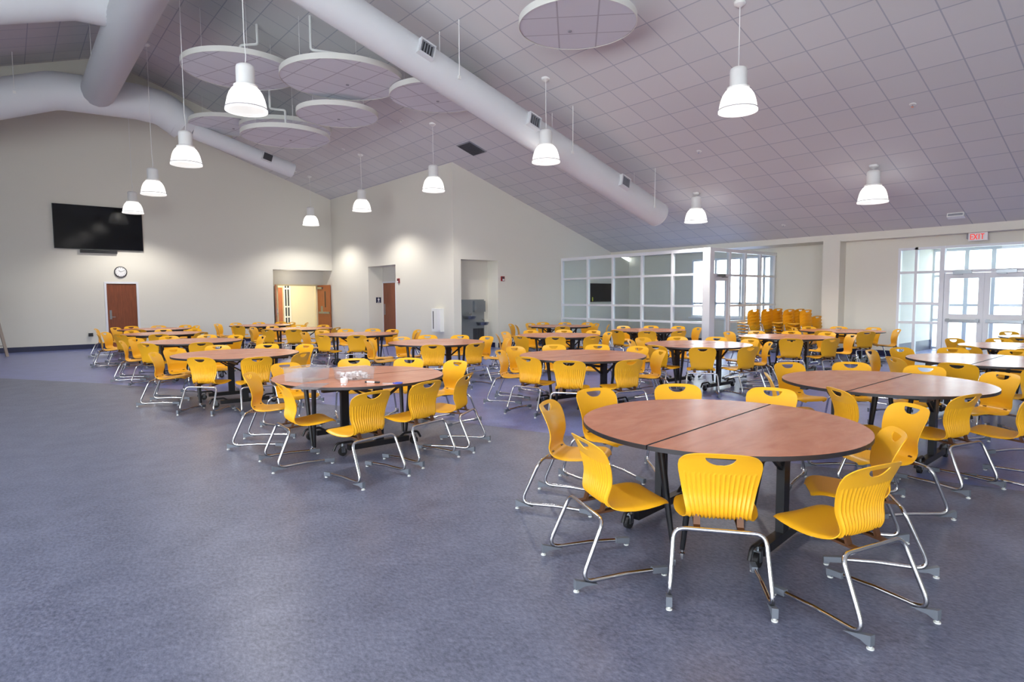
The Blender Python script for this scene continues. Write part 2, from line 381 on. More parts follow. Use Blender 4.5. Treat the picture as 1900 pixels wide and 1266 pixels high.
bboard('baseboard_entrance', [((XW-.012, 5.86, 0), (XW, 7.05, bb)), ((XO-.012, 7.5, 0), (XO, YC, bb)), ((XE-.012, 7.05, 0), (XE, 7.5, bb)), ((XE, 7.038, 0), (XW, 7.05, bb))], 'navy vinyl baseboard by the entrance')
# ------------------------------------------------------------------ glass walls
def glazing(name, label, frame_boxes, panes, cat='window', fm='alu'):
    root = thing(name, label, cat); root['kind'] = 'structure'
    mb = MB()
    for lo, hi in frame_boxes: mb.box(lo, hi)
    fr = mb.build('frame', MT[fm], root)
    for lo, hi in panes:
        p = MB().box(lo, hi).build('pane', MT['glass'], root)
    return root
RAILS = (.08, .85, 1.30, 2.16, 2.80)
rw = .055
# glass room front (plane x = XG)
ys = [YC-.03, 13.79, 12.735, 11.605, 10.525, 9.39]
fb = []; pn = []
for y in ys[:-1]: fb.append(((XG-.05, y-.03, 0), (XG+.05, y+.03, 2.80)))
fb.append(((XG-.1, 9.28, 0), (XG+.1, 9.50, 2.86)))
for z in (.85, 1.30, 2.165): fb.append(((XG-.048, 9.5, z-.03), (XG+.048, YC-.06, z+.03)))
fb += [((XG-.06, 9.5, 2.77), (XG+.06, YC, 2.86)), ((XG-.048, 9.5, 0), (XG+.048, YC-.06, .12))]
zr = [.12, .82, .88, 1.27, 1.33, 2.135, 2.195, 2.77]
for a, b in zip(ys, ys[1:]):
    lo = b+.03 if b > 9.4 else 9.5
    for z0, z1 in zip(zr[::2], zr[1::2]): pn.append(((XG-.004, lo, z0), (XG+.004, a-.03, z1)))
glazing('window_1', 'white framed glass front of the glass room, five bays wide', fb, pn)
# glass room side (plane y = YP) with a door in its first bay
xs = [15.50, 16.31, 17.15, 17.97]
fb = [((x-.035, YP-.05, 0), (x+.035, YP+.05, 2.80)) for x in xs]
fb += [((XG+.1, YP-.06, 2.77), (XO, YP+.06, 2.86)), ((XG+.1, YP-.048, 2.115), (XO, YP+.048, 2.175))]
fb += [((15.535, YP-.048, z-.03), (XO, YP+.048, z+.03)) for z in (.85, 1.30)]
fb.append(((15.535, YP-.048, 0), (XO, YP+.048, .12)))
pn = [((XG+.1, YP-.004, 2.175), (15.465, YP+.004, 2.77))]
for a, b in zip(xs, xs[1:]):
    for z0, z1 in ((.12, .82), (.88, 1.27), (1.33, 2.115), (2.175, 2.77)): pn.append(((a+.035, YP-.004, z0), (b-.035, YP+.004, z1)))
glazing('window_2', 'white framed glass side of the glass room beside the chair stacks', fb, pn)
def glass_door(name, label, axis, a0, a1, pl, z1, hinge_low=True, mid=None, closer=None, bar=True, fm='alu'):
    """framed glass door in plane x=pl (axis 'y') or y=pl (axis 'x')"""
    root = thing(name, label, 'door'); root['kind'] = 'structure'
    P = (lambda a, d, z: (pl+d, a, z)) if axis == 'y' else (lambda a, d, z: (a, pl+d, z))
    def bx(mb, a, b, d0, d1, z0, z1_):
        p, q = P(a, d0, z0), P(b, d1, z1_); mb.box(tuple(min(i, j) for i, j in zip(p, q)), tuple(max(i, j) for i, j in zip(p, q)))
    s = .11; mb = MB()
    bx(mb, a0, a0+s, -.03, .03, .01, z1); bx(mb, a1-s, a1, -.03, .03, .01, z1); bx(mb, a0+s, a1-s, -.03, .03, z1-.13, z1); bx(mb, a0+s, a1-s, -.03, .03, .01, .22)
    if mid: bx(mb, a0+s, a1-s, -.03, .03, mid-.12, mid+.08)
    mb.build('frame', MT[fm], root)
    for z0, zz in (((.22, mid-.12), (mid+.08, z1-.13)) if mid else ((.22, z1-.13),)):
        m2 = MB(); bx(m2, a0+s, a1-s, -.004, .004, z0, zz); m2.build('pane', MT['glass'], root)
    if bar:
        m3 = MB(); bx(m3, a0+.06, a1-.06, -.10, -.055, .93, .985); bx(m3, a0+.06, a0+.13, -.055, -.03, .92, 1.0); bx(m3, a1-.13, a1-.06, -.055, -.03, .92, 1.0); m3.build('panic_bar', MT['steel'], root)
    if closer is not None:
        m4 = MB(); c0, c1 = closer; bx(m4, c0, c1, -.09, -.03, z1-.02, z1+.05); bx(m4, (c0+c1)/2-.02, (c0+c1)/2+.16, -.16, -.09, z1-.045, z1-.03); m4.build('door_closer', MT['steel'], root)
    return root
glass_door('door_1', 'white framed glass door into the glass room beside its corner post', 'x', XG+.1, 15.465, YP, 2.115, bar=False, closer=(14.85, 15.2))
# outer window of the glass room
fb = [((XO, WIN[0], WIN[3]-.06), (XO+.12, WIN[1], WIN[3])), ((XO, WIN[0], WIN[2]), (XO+.12, WIN[1], WIN[2]+.06)), ((XO, WIN[0], WIN[2]+.06), (XO+.12, WIN[0]+.06, WIN[3]-.06)), ((XO, WIN[1]-.06, WIN[2]+.06), (XO+.12, WIN[1], WIN[3]-.06))]
mids = [9.70, 10.49, 11.38]
fb += [((XO+.02, y-.035, WIN[2]+.06), (XO+.1, y+.035, WIN[3]-.06)) for y in mids]
fb += [((XO+.02, WIN[0]+.06, 1.30), (XO+.1, WIN[1]-.06, 1.36))]
yy = [WIN[0]+.03] + mids + [WIN[1]-.03]; pn = []
for a, b in zip(yy, yy[1:]):
    pn += [((XO+.056, a+.035, .926), (XO+.064, b-.035, 1.30)), ((XO+.056, a+.035, 1.36), (XO+.064, b-.035, 2.74))]
w3 = glazing('window_3', 'bright outside window of the glass room', fb, pn)
MB().box((XO-.1, WIN[0]-.05, WIN[2]-.05), (XO+.01, WIN[1]+.05, WIN[2])).build('sill', MT['alu'], w3)
# entrance: two side lights, transom, two doors
z0, z1 = 0, 2.74
yv = [5.775, 5.40, 4.87]
fb = [((XW-.02, 5.74, 0), (XW+.09, 5.80, z1)), ((XW-.02, 5.37, 0), (XW+.09, 5.43, z1)), ((XW-.03, 4.80, 0), (XW+.1, 4.90, z1))]
for z in (.885, 1.357, 2.126): fb.append(((XW-.018, 4.90, z-.03), (XW+.088, 5.74, z+.03)))
fb += [((XW-.02, 4.90, 0), (XW+.09, 5.74, .10)), ((XW-.02, 1.2, 2.68), (XW+.09, 5.74, z1)), ((XW-.02, 1.2, 2.09), (XW+.09, 4.80, 2.16)), ((XW-.02, 1.2, 0), (XW+.09, 1.26, 2.09)), ((XW-.02, 3.08, 0), (XW+.09, 3.16, 2.68)), ((XW-.02, 3.16, 0), (XW+.09, 3.20, 2.09))]
pn = []
for a, b in ((5.43, 5.74), (4.90, 5.37)):
    for q0, q1 in ((.10, .855), (.915, 1.327), (1.387, 2.096), (2.156, 2.68)): pn.append(((XW+.03, a, q0), (XW+.038, b, q1)))
pn += [((XW+.03, 3.16, 2.16), (XW+.038, 4.80, 2.68)), ((XW+.03, 1.26, 2.16), (XW+.038, 3.08, 2.68)), ((XW+.03, 1.26, .02), (XW+.038, 3.08, 2.09))]
glazing('window_4', 'white framed side lights and transom of the entrance', fb, pn)
glass_door('door_2', 'white framed glass entrance door next to the side lights', 'y', 4.015, 4.795, XW+.035, 2.085, mid=1.03, closer=(4.25, 4.62))
glass_door('door_3', 'white framed glass entrance door at the edge of the view, below the exit sign end', 'y', 3.205, 4.01, XW+.035, 2.085, mid=1.03, closer=(3.42, 3.79))
# vestibule behind the doors
VX = 20.6
mb = MB(); mb.box((XW+.14, 5.95, 0), (VX, 6.1, 3.0)); mb.box((XW+.14, 1.0, 0), (VX, 1.15, 3.0)); struct(mb.build('wall_vestibule', MT['wall']), 'pale side wall of the entrance vestibule', 'wall')
mb = MB(); mb.box((XW+.14, 1.0, 2.86), (VX+.2, 6.1, 3.0)); struct(mb.build('ceiling_vestibule', MT['wall']), 'ceiling of the entrance vestibule', 'ceiling')
bboard('baseboard_vestibule', [((XW+.14, 5.938, 0), (VX, 5.95, .28))], 'navy base of the vestibule wall')
fb = []; pn = []
vy = [1.15, 2.05, 2.95, 3.75, 4.55, 5.15, 5.95]
for y in vy: fb.append(((VX-.05, max(1.15, y-.05), 0), (VX+.05, min(5.95, y+.05), 2.86)))
for z in (.05, .85, 1.28, 2.1, 2.82): fb.append(((VX-.048, 1.15, z-.035), (VX+.048, 5.95, z+.035)))
for a, b in zip(vy, vy[1:]):
    for q0, q1 in ((.085, .815), (.885, 1.245), (1.315, 2.065), (2.135, 2.785)): pn.append(((VX-.004, a+.05, q0), (VX+.004, b-.05, q1)))
glazing('window_5', 'outer glazed wall of the entrance vestibule', fb, pn)
struct(MB().box((21.5, -30, -.3), (60, 50, -.02)).build('ground', MT['ground']), 'pale paving outside the entrance', 'ground')

# ------------------------------------------------------------------ solid doors
def solid_door(name, label, kind, w, h, loc, rot, mat, parts=('lever',), frame=None):
    root = thing(name, label, 'door', loc, rot); root['kind'] = 'structure'
    MB().box((0, -.022, .01), (w, .022, h)).build('leaf', MT[mat], root)
    if 'lever' in parts:
        mb = MB(); mb.box((.05, -.034, .93), (.11, -.022, 1.22)); mb.cyl((.08, -.034, 1.0), (.08, -.075, 1.0), .012, 10); mb.bar((.075, -.075, 1.0), (.20, -.075, 1.0), .018, .022); mb.cyl((.08, -.034, 1.14), (.08, -.052, 1.14), .022, 12)
        mb.build('handle', MT['steel'], root)
    if 'panic' in parts:
        mb = MB(); mb.box((.08, -.05, .94), (w-.04, -.022, 1.02)); mb.box((.14, -.085, .955), (w-.3, -.05, 1.005)); mb.build('panic_bar', MT['steel'], root)
        MB().box((w-.34, -.024, 1.2), (w-.27, .024, 1.85)).build('vision_slit', MT['darkglass'], root)
        mb = MB(); mb.box((.04, -.085, h-.16), (.36, -.022, h-.08)); mb.build('door_closer', MT['steel'], root)
        MB().box((.2, -.026, 1.0), (.32, -.022, 1.25)).build('lock_plate', MT['steel'], root)
    if 'pull' in parts:
        MB().box((.05, -.027, .95), (.13, -.022, 1.35)).build('push_plate', MT['steel'], root)
    return root
d4 = solid_door('door_4', 'closed brown wooden door under the wall clock', 'd', DOORX[1]-DOORX[0]-.01, 2.075, (DOORX[0]+.005, YA+.04, 0), 0, 'door')
mb = MB(); mb.box((DOORX[0]-.06, YA-.02, 0), (DOORX[0], YA, 2.145)); mb.box((DOORX[1], YA-.02, 0), (DOORX[1]+.06, YA, 2.145)); mb.box((DOORX[0], YA-.02, 2.085), (DOORX[1], YA, 2.145))
struct(mb.build('trim_3', MT['alu']), 'white frame of the brown door under the clock', 'door frame')
# open double doors in the recess
def leaf(name, label, p, q, z, parts):
    p = Vector(p); q = Vector(q); d = q-p; return solid_door(name, label, 'd', d.length, z, (p.x, p.y, 0), math.atan2(d.y, d.x), 'door_or', parts)
leaf('door_5', 'open orange-brown door leaf with panic bar and vision slit, swung toward the corner', (9.90, YR-.03), (10.10, YR-.80), 2.10, ('panic',))
leaf('door_6', 'open orange-brown door leaf seen edge-on, on the TV side of the doorway', (7.93, YR-.80), (8.21, YR-.03), 2.10, ('lever',))
mb = MB(); mb.box((8.22, YR-.01, 0), (8.29, YR+.13, 2.13)); mb.box((9.82, YR-.01, 0), (9.89, YR+.13, 2.13)); mb.box((8.29, YR-.01, 2.07), (9.82, YR+.13, 2.13))
struct(mb.build('trim_4', MT['cream']), 'cream frame of the double doors', 'door frame')
YB = 27.39
a = onY(514, 600, YB).x; b = onY(525, 600, YB).x; c0 = onY(527, 600, YB).x; c1 = onY(540, 600, YB).x
d7 = solid_door('door_7', 'brown door in the passage beyond the double doors', 'd', b-a, 2.05, (a, YB-.03, 0), 0, 'door_or', ())
mb = MB(); mb.box((c0, YB-.06, .02), (c0+.06, YB, 2.35)); mb.box((c1-.06, YB-.06, .02), (c1, YB, 2.35)); mb.box(((c0+c1)/2-.02, YB-.055, .02), ((c0+c1)/2+.02, YB, 2.3))
for z in (.05, .75, 1.2, 2.0, 2.32): mb.box((c0+.06, YB-.058, z-.03), (c1-.06, YB, z+.03))
w6 = thing('window_6', 'white gridded window in the passage beyond the double doors', 'window'); w6['kind'] = 'structure'
mb.build('frame', MT['grid'], w6); MB().box((c0+.06, YB-.02, .08), (c1-.06, YB-.012, 2.29)).build('pane', MT['darkglass'], w6)
solid_door('door_8', 'dark brown restroom door in the niche', 'd', .90, 2.105, (X2+.02, 20.46, 0), -PI/2, 'door', ('pull',))
mb = MB(); mb.box((X2-.012, 20.462, 0), (X2, 20.488, 2.16)); mb.box((X2-.012, 19.50, 0), (X2, 19.55, 2.16)); mb.box((X2-.012, 19.55, 2.112), (X2, 20.462, 2.16))
struct(mb.build('trim_5', MT['alu']), 'white frame of the restroom door', 'door frame')

# ------------------------------------------------------------------ on the walls
tv = thing('television', 'very large black flat television high on the gable wall', 'television', (2.41, YA-.002, 3.16))
MB().box((-1.19, -.075, .0), (1.19, -.0, 1.37)).build('housing', MT['black'], tv)
MB().box((-1.175, -.079, .02), (1.175, -.0755, 1.355)).build('screen', MT['screen'], tv)
sb = MB(); sb.box((1.87, YA-.1, 3.05), (2.86, YA, 3.145)); tag(sb.build('soundbar', MT['black']), 'black soundbar mounted under the large television', 'speaker')
ck = thing('wall_clock', 'round white wall clock with dark rim above the brown door', 'clock', (2.93, YA, 2.465))
MB().lathe([(.0, -.045), (.15, -.045), (.16, -.05), (.178, -.045), (.182, 0), (0, 0)], 36, axis='y').build('rim', MT['black'], ck, 40)
MB().lathe([(0, -.047), (.152, -.047), (.152, -.0455), (0, -.0455)], 36, axis='y').build('dial', MT['whitebits'], ck)
for k in range(12):
    a = k*PI/6; MB().obox((.128*math.sin(a), -.0485, .128*math.cos(a)), (.01, .002, .028), Matrix.Rotation(a, 3, 'Y')).build('hour_mark', MT['black'], ck)
for nm, a, L, w in (('hour_hand', -.9, .075, .012), ('minute_hand', 1.15, .115, .008)):
    MB().obox((L/2*math.sin(a), -.051, L/2*math.cos(a)), (w, .002, L), Matrix.Rotation(a, 3, 'Y')).build(nm, MT['black'], ck)
def alarm(name, label, loc, rot):
    t = thing(name, label, 'fire alarm', loc, rot, 'red wall alarms')
    mb = MB(); mb.box((-.06, -.045, -.075), (.06, 0, .075)); mb.build('housing', MT['red'], t)
    MB().box((-.03, -.06, -.06), (.035, -.045, -.01)).build('strobe_lens', MT['whitebits'], t)
    MB().box((-.04, -.05, .01), (.04, -.045, .05)).build('grille', MT['dark'], t)
alarm('fire_alarm', 'small red fire alarm beside the restroom niche', (XB, 18.25, 2.14), -PI/2)
alarm('fire_alarm', 'small red fire alarm beside the fountain recess', (11.98, YC, 2.145), 0)
ca = thing('wall_cabinet', 'white wall box with a dark slot between restroom niche and fountain', 'wall box', (XB, 15.79, .54), -PI/2)
MB().box((-.24, -.14, 0), (.24, 0, .70)).build('body', MT['white'], ca)
MB().box((.25-.14, -.155, .05), (.25, -.14, .67)).build('door', MT['whitebits'], ca)
MB().box((-.16, -.143, .08), (-.12, -.139, .62)).build('slot', MT['black'], ca)
rs = thing('restroom_sign', 'navy restroom sign with a white figure beside the restroom door', 'sign', (10.54, 20.49, 1.49))
MB().box((-.10, -.012, -.10), (.10, 0, .10)).build('plate', MT['signnavy'], rs)
mb = MB(); mb.lathe([(0, -.002), (.017, -.002), (.017, 0), (0, 0)], 14, (0, -.012, .07), axis='y')
mb.box((-.026, -.0145, -.005), (.026, -.012, .048)); mb.box((-.021, -.0145, -.05), (-.003, -.012, -.005)); mb.box((.003, -.0145, -.05), (.021, -.012, -.005)); mb.box((-.037, -.0145, .0), (-.029, -.012, .046)); mb.box((.029, -.0145, .0), (.037, -.012, .046))
mb.build('pictogram', MT['whitebits'], rs)
mb = MB()
for k in range(5): mb.box((-.055+k*.023, -.0142, -.086), (-.055+k*.023+.015, -.012, -.066))
mb.build('text_line', MT['whitebits'], rs)
# exit sign
ex = thing('exit_sign', 'small white exit sign with red letters under the beam near the entrance', 'sign', (XW-.22, 4.12, 2.80))
MB().box((-.02, -.18, 0), (.02, .18, .185)).build('box', MT['whitebits'], ex)
mb = MB(); mb.box((.03, .10, .05), (.22, .22, .17)); mb.box((-.012, .18, .06), (.03, .22, .16)); mb.build('mount', MT['ventgrey'], ex)
mb = MB(); X_ = -.0235; lw = .017; h0, h1 = .03, .155
def lb(y0, y1, za, zb): mb.box((X_, min(y0, y1), za), (-.02, max(y0, y1), zb))
y = .145   # letters run toward smaller y
lb(y, y-lw, h0, h1); [lb(y-lw, y-.06, q, q+lw) for q in (h0, (h0+h1)/2-lw/2, h1-lw)]
for s_ in (1, -1): mb.obox((-.0218, .045, (h0+h1)/2), (.0034, lw*1.05, .142), Matrix.Rotation(s_*.50, 3, 'X'))
lb(-.012, -.012-lw, h0, h1)
lb(-.05, -.12, h1-lw, h1); lb(-.085+lw/2, -.085-lw/2, h0, h1-lw)
mb.build('lettering', MT['exitred'], ex)
# drinking fountain
fo = thing('drinking_fountain', 'stainless steel two-level drinking fountain in the wall recess', 'drinking fountain', (11.22, Y2, 0))
mb = MB(); mb.box((-.43, -.02, .24), (.42, 0, 1.505)); mb.build('back_panel', MT['steel_dk'], fo)
mb = MB(); mb.box((-.02, -.12, 1.12), (.40, -.02, 1.46)); mb.box((0, -.14, 1.2), (.36, -.12, 1.26)); mb.build('bottle_filler', MT['steel'], fo)
mb = MB()
for k in range(16): mb.box((-.01+k*.026, -.03, .26), (.003+k*.026, -.02, .60))
mb.build('vent_grille', MT['dark'], fo)
def basin(cx, z, lab):
    m = MB(); n = 24; prof = []
    out = [(cx+.21*math.cos(a), -.20+.20*math.sin(a)*(1.0 if math.sin(a) < 0 else .9)) for a in [2*PI*k/n for k in range(n)]]
    inn = [(cx+(x-cx)*.86, -.20+(y+.20)*.86) for x, y in out]; low = [(cx+(x-cx)*.6, -.20+(y+.20)*.6) for x, y in out]; bot = [(cx+(x-cx)*.8, -.2+(y+.2)*.8) for x, y in out]
    vs = [(x, y, z-.09) for x, y in bot]+[(x, y, z) for x, y in out]+[(x, y, z) for x, y in inn]+[(x, y, z-.05) for x, y in low]; fs = [tuple(range(n-1, -1, -1))]
    for j in range(3):
        for k in range(n): fs.append((j*n+k, j*n+(k+1) % n, (j+1)*n+(k+1) % n, (j+1)*n+k))
    fs.append(tuple(range(3*n, 4*n))); m.add(vs, fs); b_ = m.build('basin', MT['steel'], fo, 40)
    m = MB(); m.tube(fillet([(cx+.15, -.08, z-.01), (cx+.15, -.08, z+.07), (cx+.06, -.12, z+.085)], .03), .013, 10); m.build('spout', MT['chrome'], b_, 40)
basin(-.27, 1.0, ''); basin(.22, .80, '')
# small television inside the glass room
t2 = thing('television', 'small dark television inside the glass room', 'television', (16.48, YC-.002, 1.385))
MB().box((-.585, -.09, 0), (.585, -.03, .655)).build('housing', MT['black'], t2); MB().box((-.565, -.093, .02), (.565, -.0905, .64)).build('screen', MT['screen'], t2); MB().box((-.2, -.03, .2), (.2, 0, .45)).build('wall_bracket', MT['dark'], t2)
MB().box((-.53, -.097, .03), (-.49, -.0935, .17)).build('energy_tag', MT['yellowtag'], t2)
# box by the outlet on the TV wall, ladder leg at the frame edge
pbx = thing('power_adapter', 'small black power box plugged in low on the TV wall', 'power box', (2.03, YA, .40))
MB().box((-.06, -.09, 0), (.06, -.012, .105)).build('body', MT['black'], pbx); MB().box((-.05, -.012, .01), (.05, 0, .12)).build('cover_plate', MT['whitebits'], pbx)
ld = thing('step_ladder', 'step ladder at the edge of the view before the TV wall', 'ladder', (-.55, 22.05, 0))
for sx in (-1, 1):
    m = MB(); m.bar((sx*.5, 0, 0), (sx*.22, .42, 1.75), .075, .03); m.build('rail', MT['alum_lad'], ld)
    m = MB(); m.bar((sx*.47, .9, 0), (sx*.2, .46, 1.72), .035, .03); m.build('rear_rail', MT['alum_lad'], ld)
for k in range(1, 6):
    z = k*.3; f_ = z/1.75; w = .5-.28*f_; MB().box((-w+.03, .42*f_-.04, z-.015), (w-.03, .42*f_+.05, z+.015)).build('step', MT['alum_lad'], ld)
m = MB(); m.box((-.26, .36, 1.72), (.26, .54, 1.78)); m.build('top_cap', MT['alum_lad'], ld)
# ceiling fittings
def onceil(o, X, Y, drop=0.): o.location = (X, Y, cz(X)-drop); o.rotation_euler = (0, TH, 0)
g = thing('ceiling_vent', 'square grey ceiling vent grille beside the slanting duct', 'vent'); onceil(g, 9.87, 13.65)
MB().box((-.3, -.3, -.02), (.3, .3, .0)).build('frame', MT['ventgrey'], g); m = MB()
for k in range(14): m.box((-.27, -.27+k*.04, -.03), (.27, -.255+k*.04, -.02))
m.build('slat', MT['dark'], g)
for X, Y, lab in ((8.21, 18.06, 'sprinkler head in the ceiling past the small discs'), (8.12, 14.31, 'sprinkler head in the ceiling before the grey vent'), (12.12, 3.91, 'sprinkler head in the ceiling toward the entrance'), (12.15, 8.12, 'sprinkler head in the ceiling beside the slanting duct'), (16.2, 8.18, 'sprinkler head in the ceiling above the chair stacks'), (8.24, 22.2, 'sprinkler head in the ceiling close to the gable corner')):
    s = thing('sprinkler', 'small '+lab, 'sprinkler', group='ceiling sprinklers'); onceil(s, X, Y)
    MB().lathe([(0, -.012), (.05, -.010), (.055, 0), (0, 0)], 14).build('escutcheon', MT['white'], s, 40); MB().lathe([(0, -.05), (.02, -.05), (.02, -.045), (.008, -.042), (.008, -.012), (0, -.012)], 10).build('head', MT['chrome'], s, 40)
em = thing('emergency_light', 'small white emergency light on the ceiling above the entrance side', 'emergency light'); onceil(em, 16.46, 4.36)
MB().box((-.07, -.16, -.09), (.07, .16, 0)).build('housing', MT['white'], em); MB().box((-.074, -.14, -.07), (-.07, .14, -.02)).build('lens', MT['ventgrey'], em)
# ------------------------------------------------------------------ ducts
sd = thing('slanting_duct', 'long white round duct running down the slope, ending in the air over the tables', 'duct', (0, 0, 0))
YD, RD = 9.88, .315
def sdz(X): return cz(X) - (1.0 - (X-5.0)*.0165)
ax = Vector((1, 0, (sdz(12)-sdz(4))/8)).normalized()
def sdp(X): return Vector((X, YD, sdz(X)))
XEND = 12.98
m = MB(); m.tube([sdp(2.62+k*(XEND-2.62)/20) for k in range(21)], RD, 40); m.build('body', MT['duct'], sd, 40)
m = MB(); m.cyl(sdp(XEND-.02), sdp(XEND+.012), RD+.006, 40); m.build('end_cap', MT['duct'], sd, 40)
for X in (6.65, 9.6, 12.45, 3.7):
    m = MB(); m.cyl(sdp(X)-ax*.03, sdp(X)+ax*.03, RD+.004, 40, caps=False); m.build('joint_band', MT['duct'], sd, 40)
    for sy in (-1, 1):
        m = MB(); y = YD+sy*(RD+.012); m.cyl((X, y, sdz(X)-.05), (X, y, cz(X)), .009, 8); m.box((X-.03, y-.012, sdz(X)-.09), (X+.03, y+.012, sdz(X)-.03)); m.build('hanger_rod', MT['white'], sd)
for X in (5.93, 8.46, 11.3, 3.2):
    el = math.radians(7); nrm = Vector((0, -math.cos(el), 0)) + Vector((-ax.z, 0, ax.x))*math.sin(el); nrm.normalize()
    up = ax.cross(nrm); up = up if up.z > 0 else -up
    rot = Matrix((ax, nrm, up)).transposed(); c = sdp(X)+nrm*RD
    m = MB(); w, h = .32, .25
    for dx, dz, sx, sz in ((0, h/2, w, .03), (0, -h/2, w, .03), (-w/2+.015, 0, .03, h), (w/2-.015, 0, .03, h)):
        m.obox(c+ax*dx+up*dz+nrm*.005, (sx, .13, sz), rot)
    vt = m.build('diffuser', MT['duct'], sd)
    m = MB(); m.obox(c+nrm*.02, (w-.05, .02, h-.03), rot); m.build('opening', MT['dark'], vt)
    m = MB()
    for k in range(5): m.obox(c+nrm*.045+ax*(-.11+k*.055), (.008, .05, h-.03), rot)
    m.build('blade', MT['ventgrey'], vt)
rd = thing('ridge_duct', 'large ribbed trunk duct under the ridge branching along the beam', 'duct', (0, 0, 0))
TX, TZ, TR = 2.10, 6.92, .375
m = MB(); path = []; rr = []
N = 400
for k in range(N+1):
    y = 5.0 + (19.35-5.0)*k/N; path.append((TX, y, TZ)); rr.append(TR + (.014 if k % 2 else -.006))
m.tube(path, rr, 36); m.build('trunk', MT['duct2'], rd, 60)
m = MB(); m.tube(fillet([(-6.9, 19.6, 6.92-(TX+6.9)*.36), (1.2, 19.6, 6.86), (3.0, 19.6, 6.92), (3.6, 19.6, 6.86), (4.15, 19.6, 6.5)], [1.2, .9, .8], 8), .462, 36); m.build('branch', MT['duct'], rd, 40)
m = MB(); pth = [(3.95, 19.6, 6.58), (4.35, 19.6, 6.38), (7.2, 19.6, 5.60)]; m.tube(pth[:2], [.44, .235], 30); m.tube(pth[1:], .225, 30); m.build('branch', MT['duct'], rd, 40)
dv = Vector((.965, 0, -.264)); c = Vector((6.35, 19.36, 5.86)); rot = Matrix((dv, Vector((0, 1, 0)), Vector((.264, 0, .965)))).transposed()
m = MB(); m.obox(c, (.30, .10, .24), rot); dfz = m.build('diffuser', MT['duct'], rd)
m = MB(); m.obox(c+Vector((0, -.052, 0)), (.26, .01, .2), rot); m.build('opening', MT['dark'], dfz)
m = MB(); m.tube(fillet([(TX-.2, 14.25, TZ+.28), (1.2, 14.25, TZ+.26), (-6.9, 14.25, TZ+.22-8.1*.334)], [.8]), .40, 36); m.build('branch', MT['duct'], rd, 40)
for X, Y, z in ((.4, 19.15, 6.55), (.3, 13.82, 6.9), (-.6, 13.82, 6.6)):
    m = MB(); m.cyl((X, Y, z), (X, Y, cz(X)), .008, 8); m.box((X-.03, Y-.012, z-.05), (X+.03, Y+.012, z+.02)); m.build('hanger_rod', MT['white'], rd)
for Y in (7.5, 11.5, 16.5):
    for sx in (-1, 1):
        m = MB(); X = TX+sx*(TR+.02); m.cyl((X, Y, TZ), (X, Y, cz(X)), .008, 8); m.build('hanger_rod', MT['white'], rd)

# ------------------------------------------------------------------ round ceiling clouds
def cloud(label, X, Y, z, D, rot, conduit=None, wa=.4):
    t = thing('ceiling_cloud', label, 'ceiling panel', (X, Y, z), rot, 'round acoustic ceiling clouds'); R = D/2
    MB().lathe([(R-.012, .004), (R-.004, 0), (R, .004), (R, .11), (R-.03, .11), (R-.03, .02)], 72).build('rim', MT['cloud_rim'], t, 40)
    m = MB(); m.lathe([(0.0, .012), (R-.012, .012)], 72); m.lathe([(R-.02, .06), (0.0, .06)], 72); m.build('panel', MT['cloud'], t)
    H = cz(X)-z
    for k in range(3):
        a = k*2*PI/3+wa-rot; m = MB(); px_, py_ = R*.7*math.cos(a), R*.7*math.sin(a)
        wx = X + R*.7*math.cos(a+rot); m.cyl((px_, py_, .06), (px_, py_, cz(wx)-z), .004, 6); m.build('hanger_wire', MT['white'], t)
    if conduit:
        dx, dy = conduit; m = MB(); zz = .11+(H-.11)*.45
        c, s = math.cos(-rot), math.sin(-rot); ex, ey = dx*c-dy*s, dx*s+dy*c
        m.tube(fillet([(0, 0, .06), (0, 0, zz), (ex, ey, zz+.04), (ex, ey, cz(X+dx)-z)], .05, 4), .028, 10); m.build('conduit', MT['white'], t, 40)
    MB().lathe([(0, .0), (.03, .0), (.035, .012), (0, .012)], 14, (.18, .12, -.004)).build('sprinkler_head', MT['ventgrey'], t, 40)
cloud('round white ceiling cloud of nine tiles hanging alone over the front tables', 7.08, 6.95, 5.78, 1.83, .78, (.1, .1))
cloud('large round white ceiling cloud beside the slanting duct, biggest of the cluster', 5.52, 12.08, 5.98, 2.44, .12, (-.55, .25))
cloud('large round white ceiling cloud crossed by a lamp cord, next to the biggest one', 4.11, 14.04, 6.39, 2.3, .35, (.3, -.2))
cloud('round white ceiling cloud half hidden behind the slanting duct', 7.42, 11.45, 5.86, 2.1, .5, None)
cloud('small round white ceiling cloud just below the biggest one of the cluster', 6.12, 13.72, 5.75, 1.83, .45, None, 1.22)
cloud('round white ceiling cloud closest to the branching duct', 5.17, 18.92, 6.47, 2.1, .2, None)
cloud('round white ceiling cloud hung on a stepped pipe above the small duct vent', 5.64, 15.75, 5.59, 2.13, .1, (-.30, .22))
PD = OC + ray(531, 243)*17.3
cloud('round white ceiling cloud mostly hidden behind the one on a stepped pipe', PD.x, PD.y, 6.285, 2.44, .3, None)

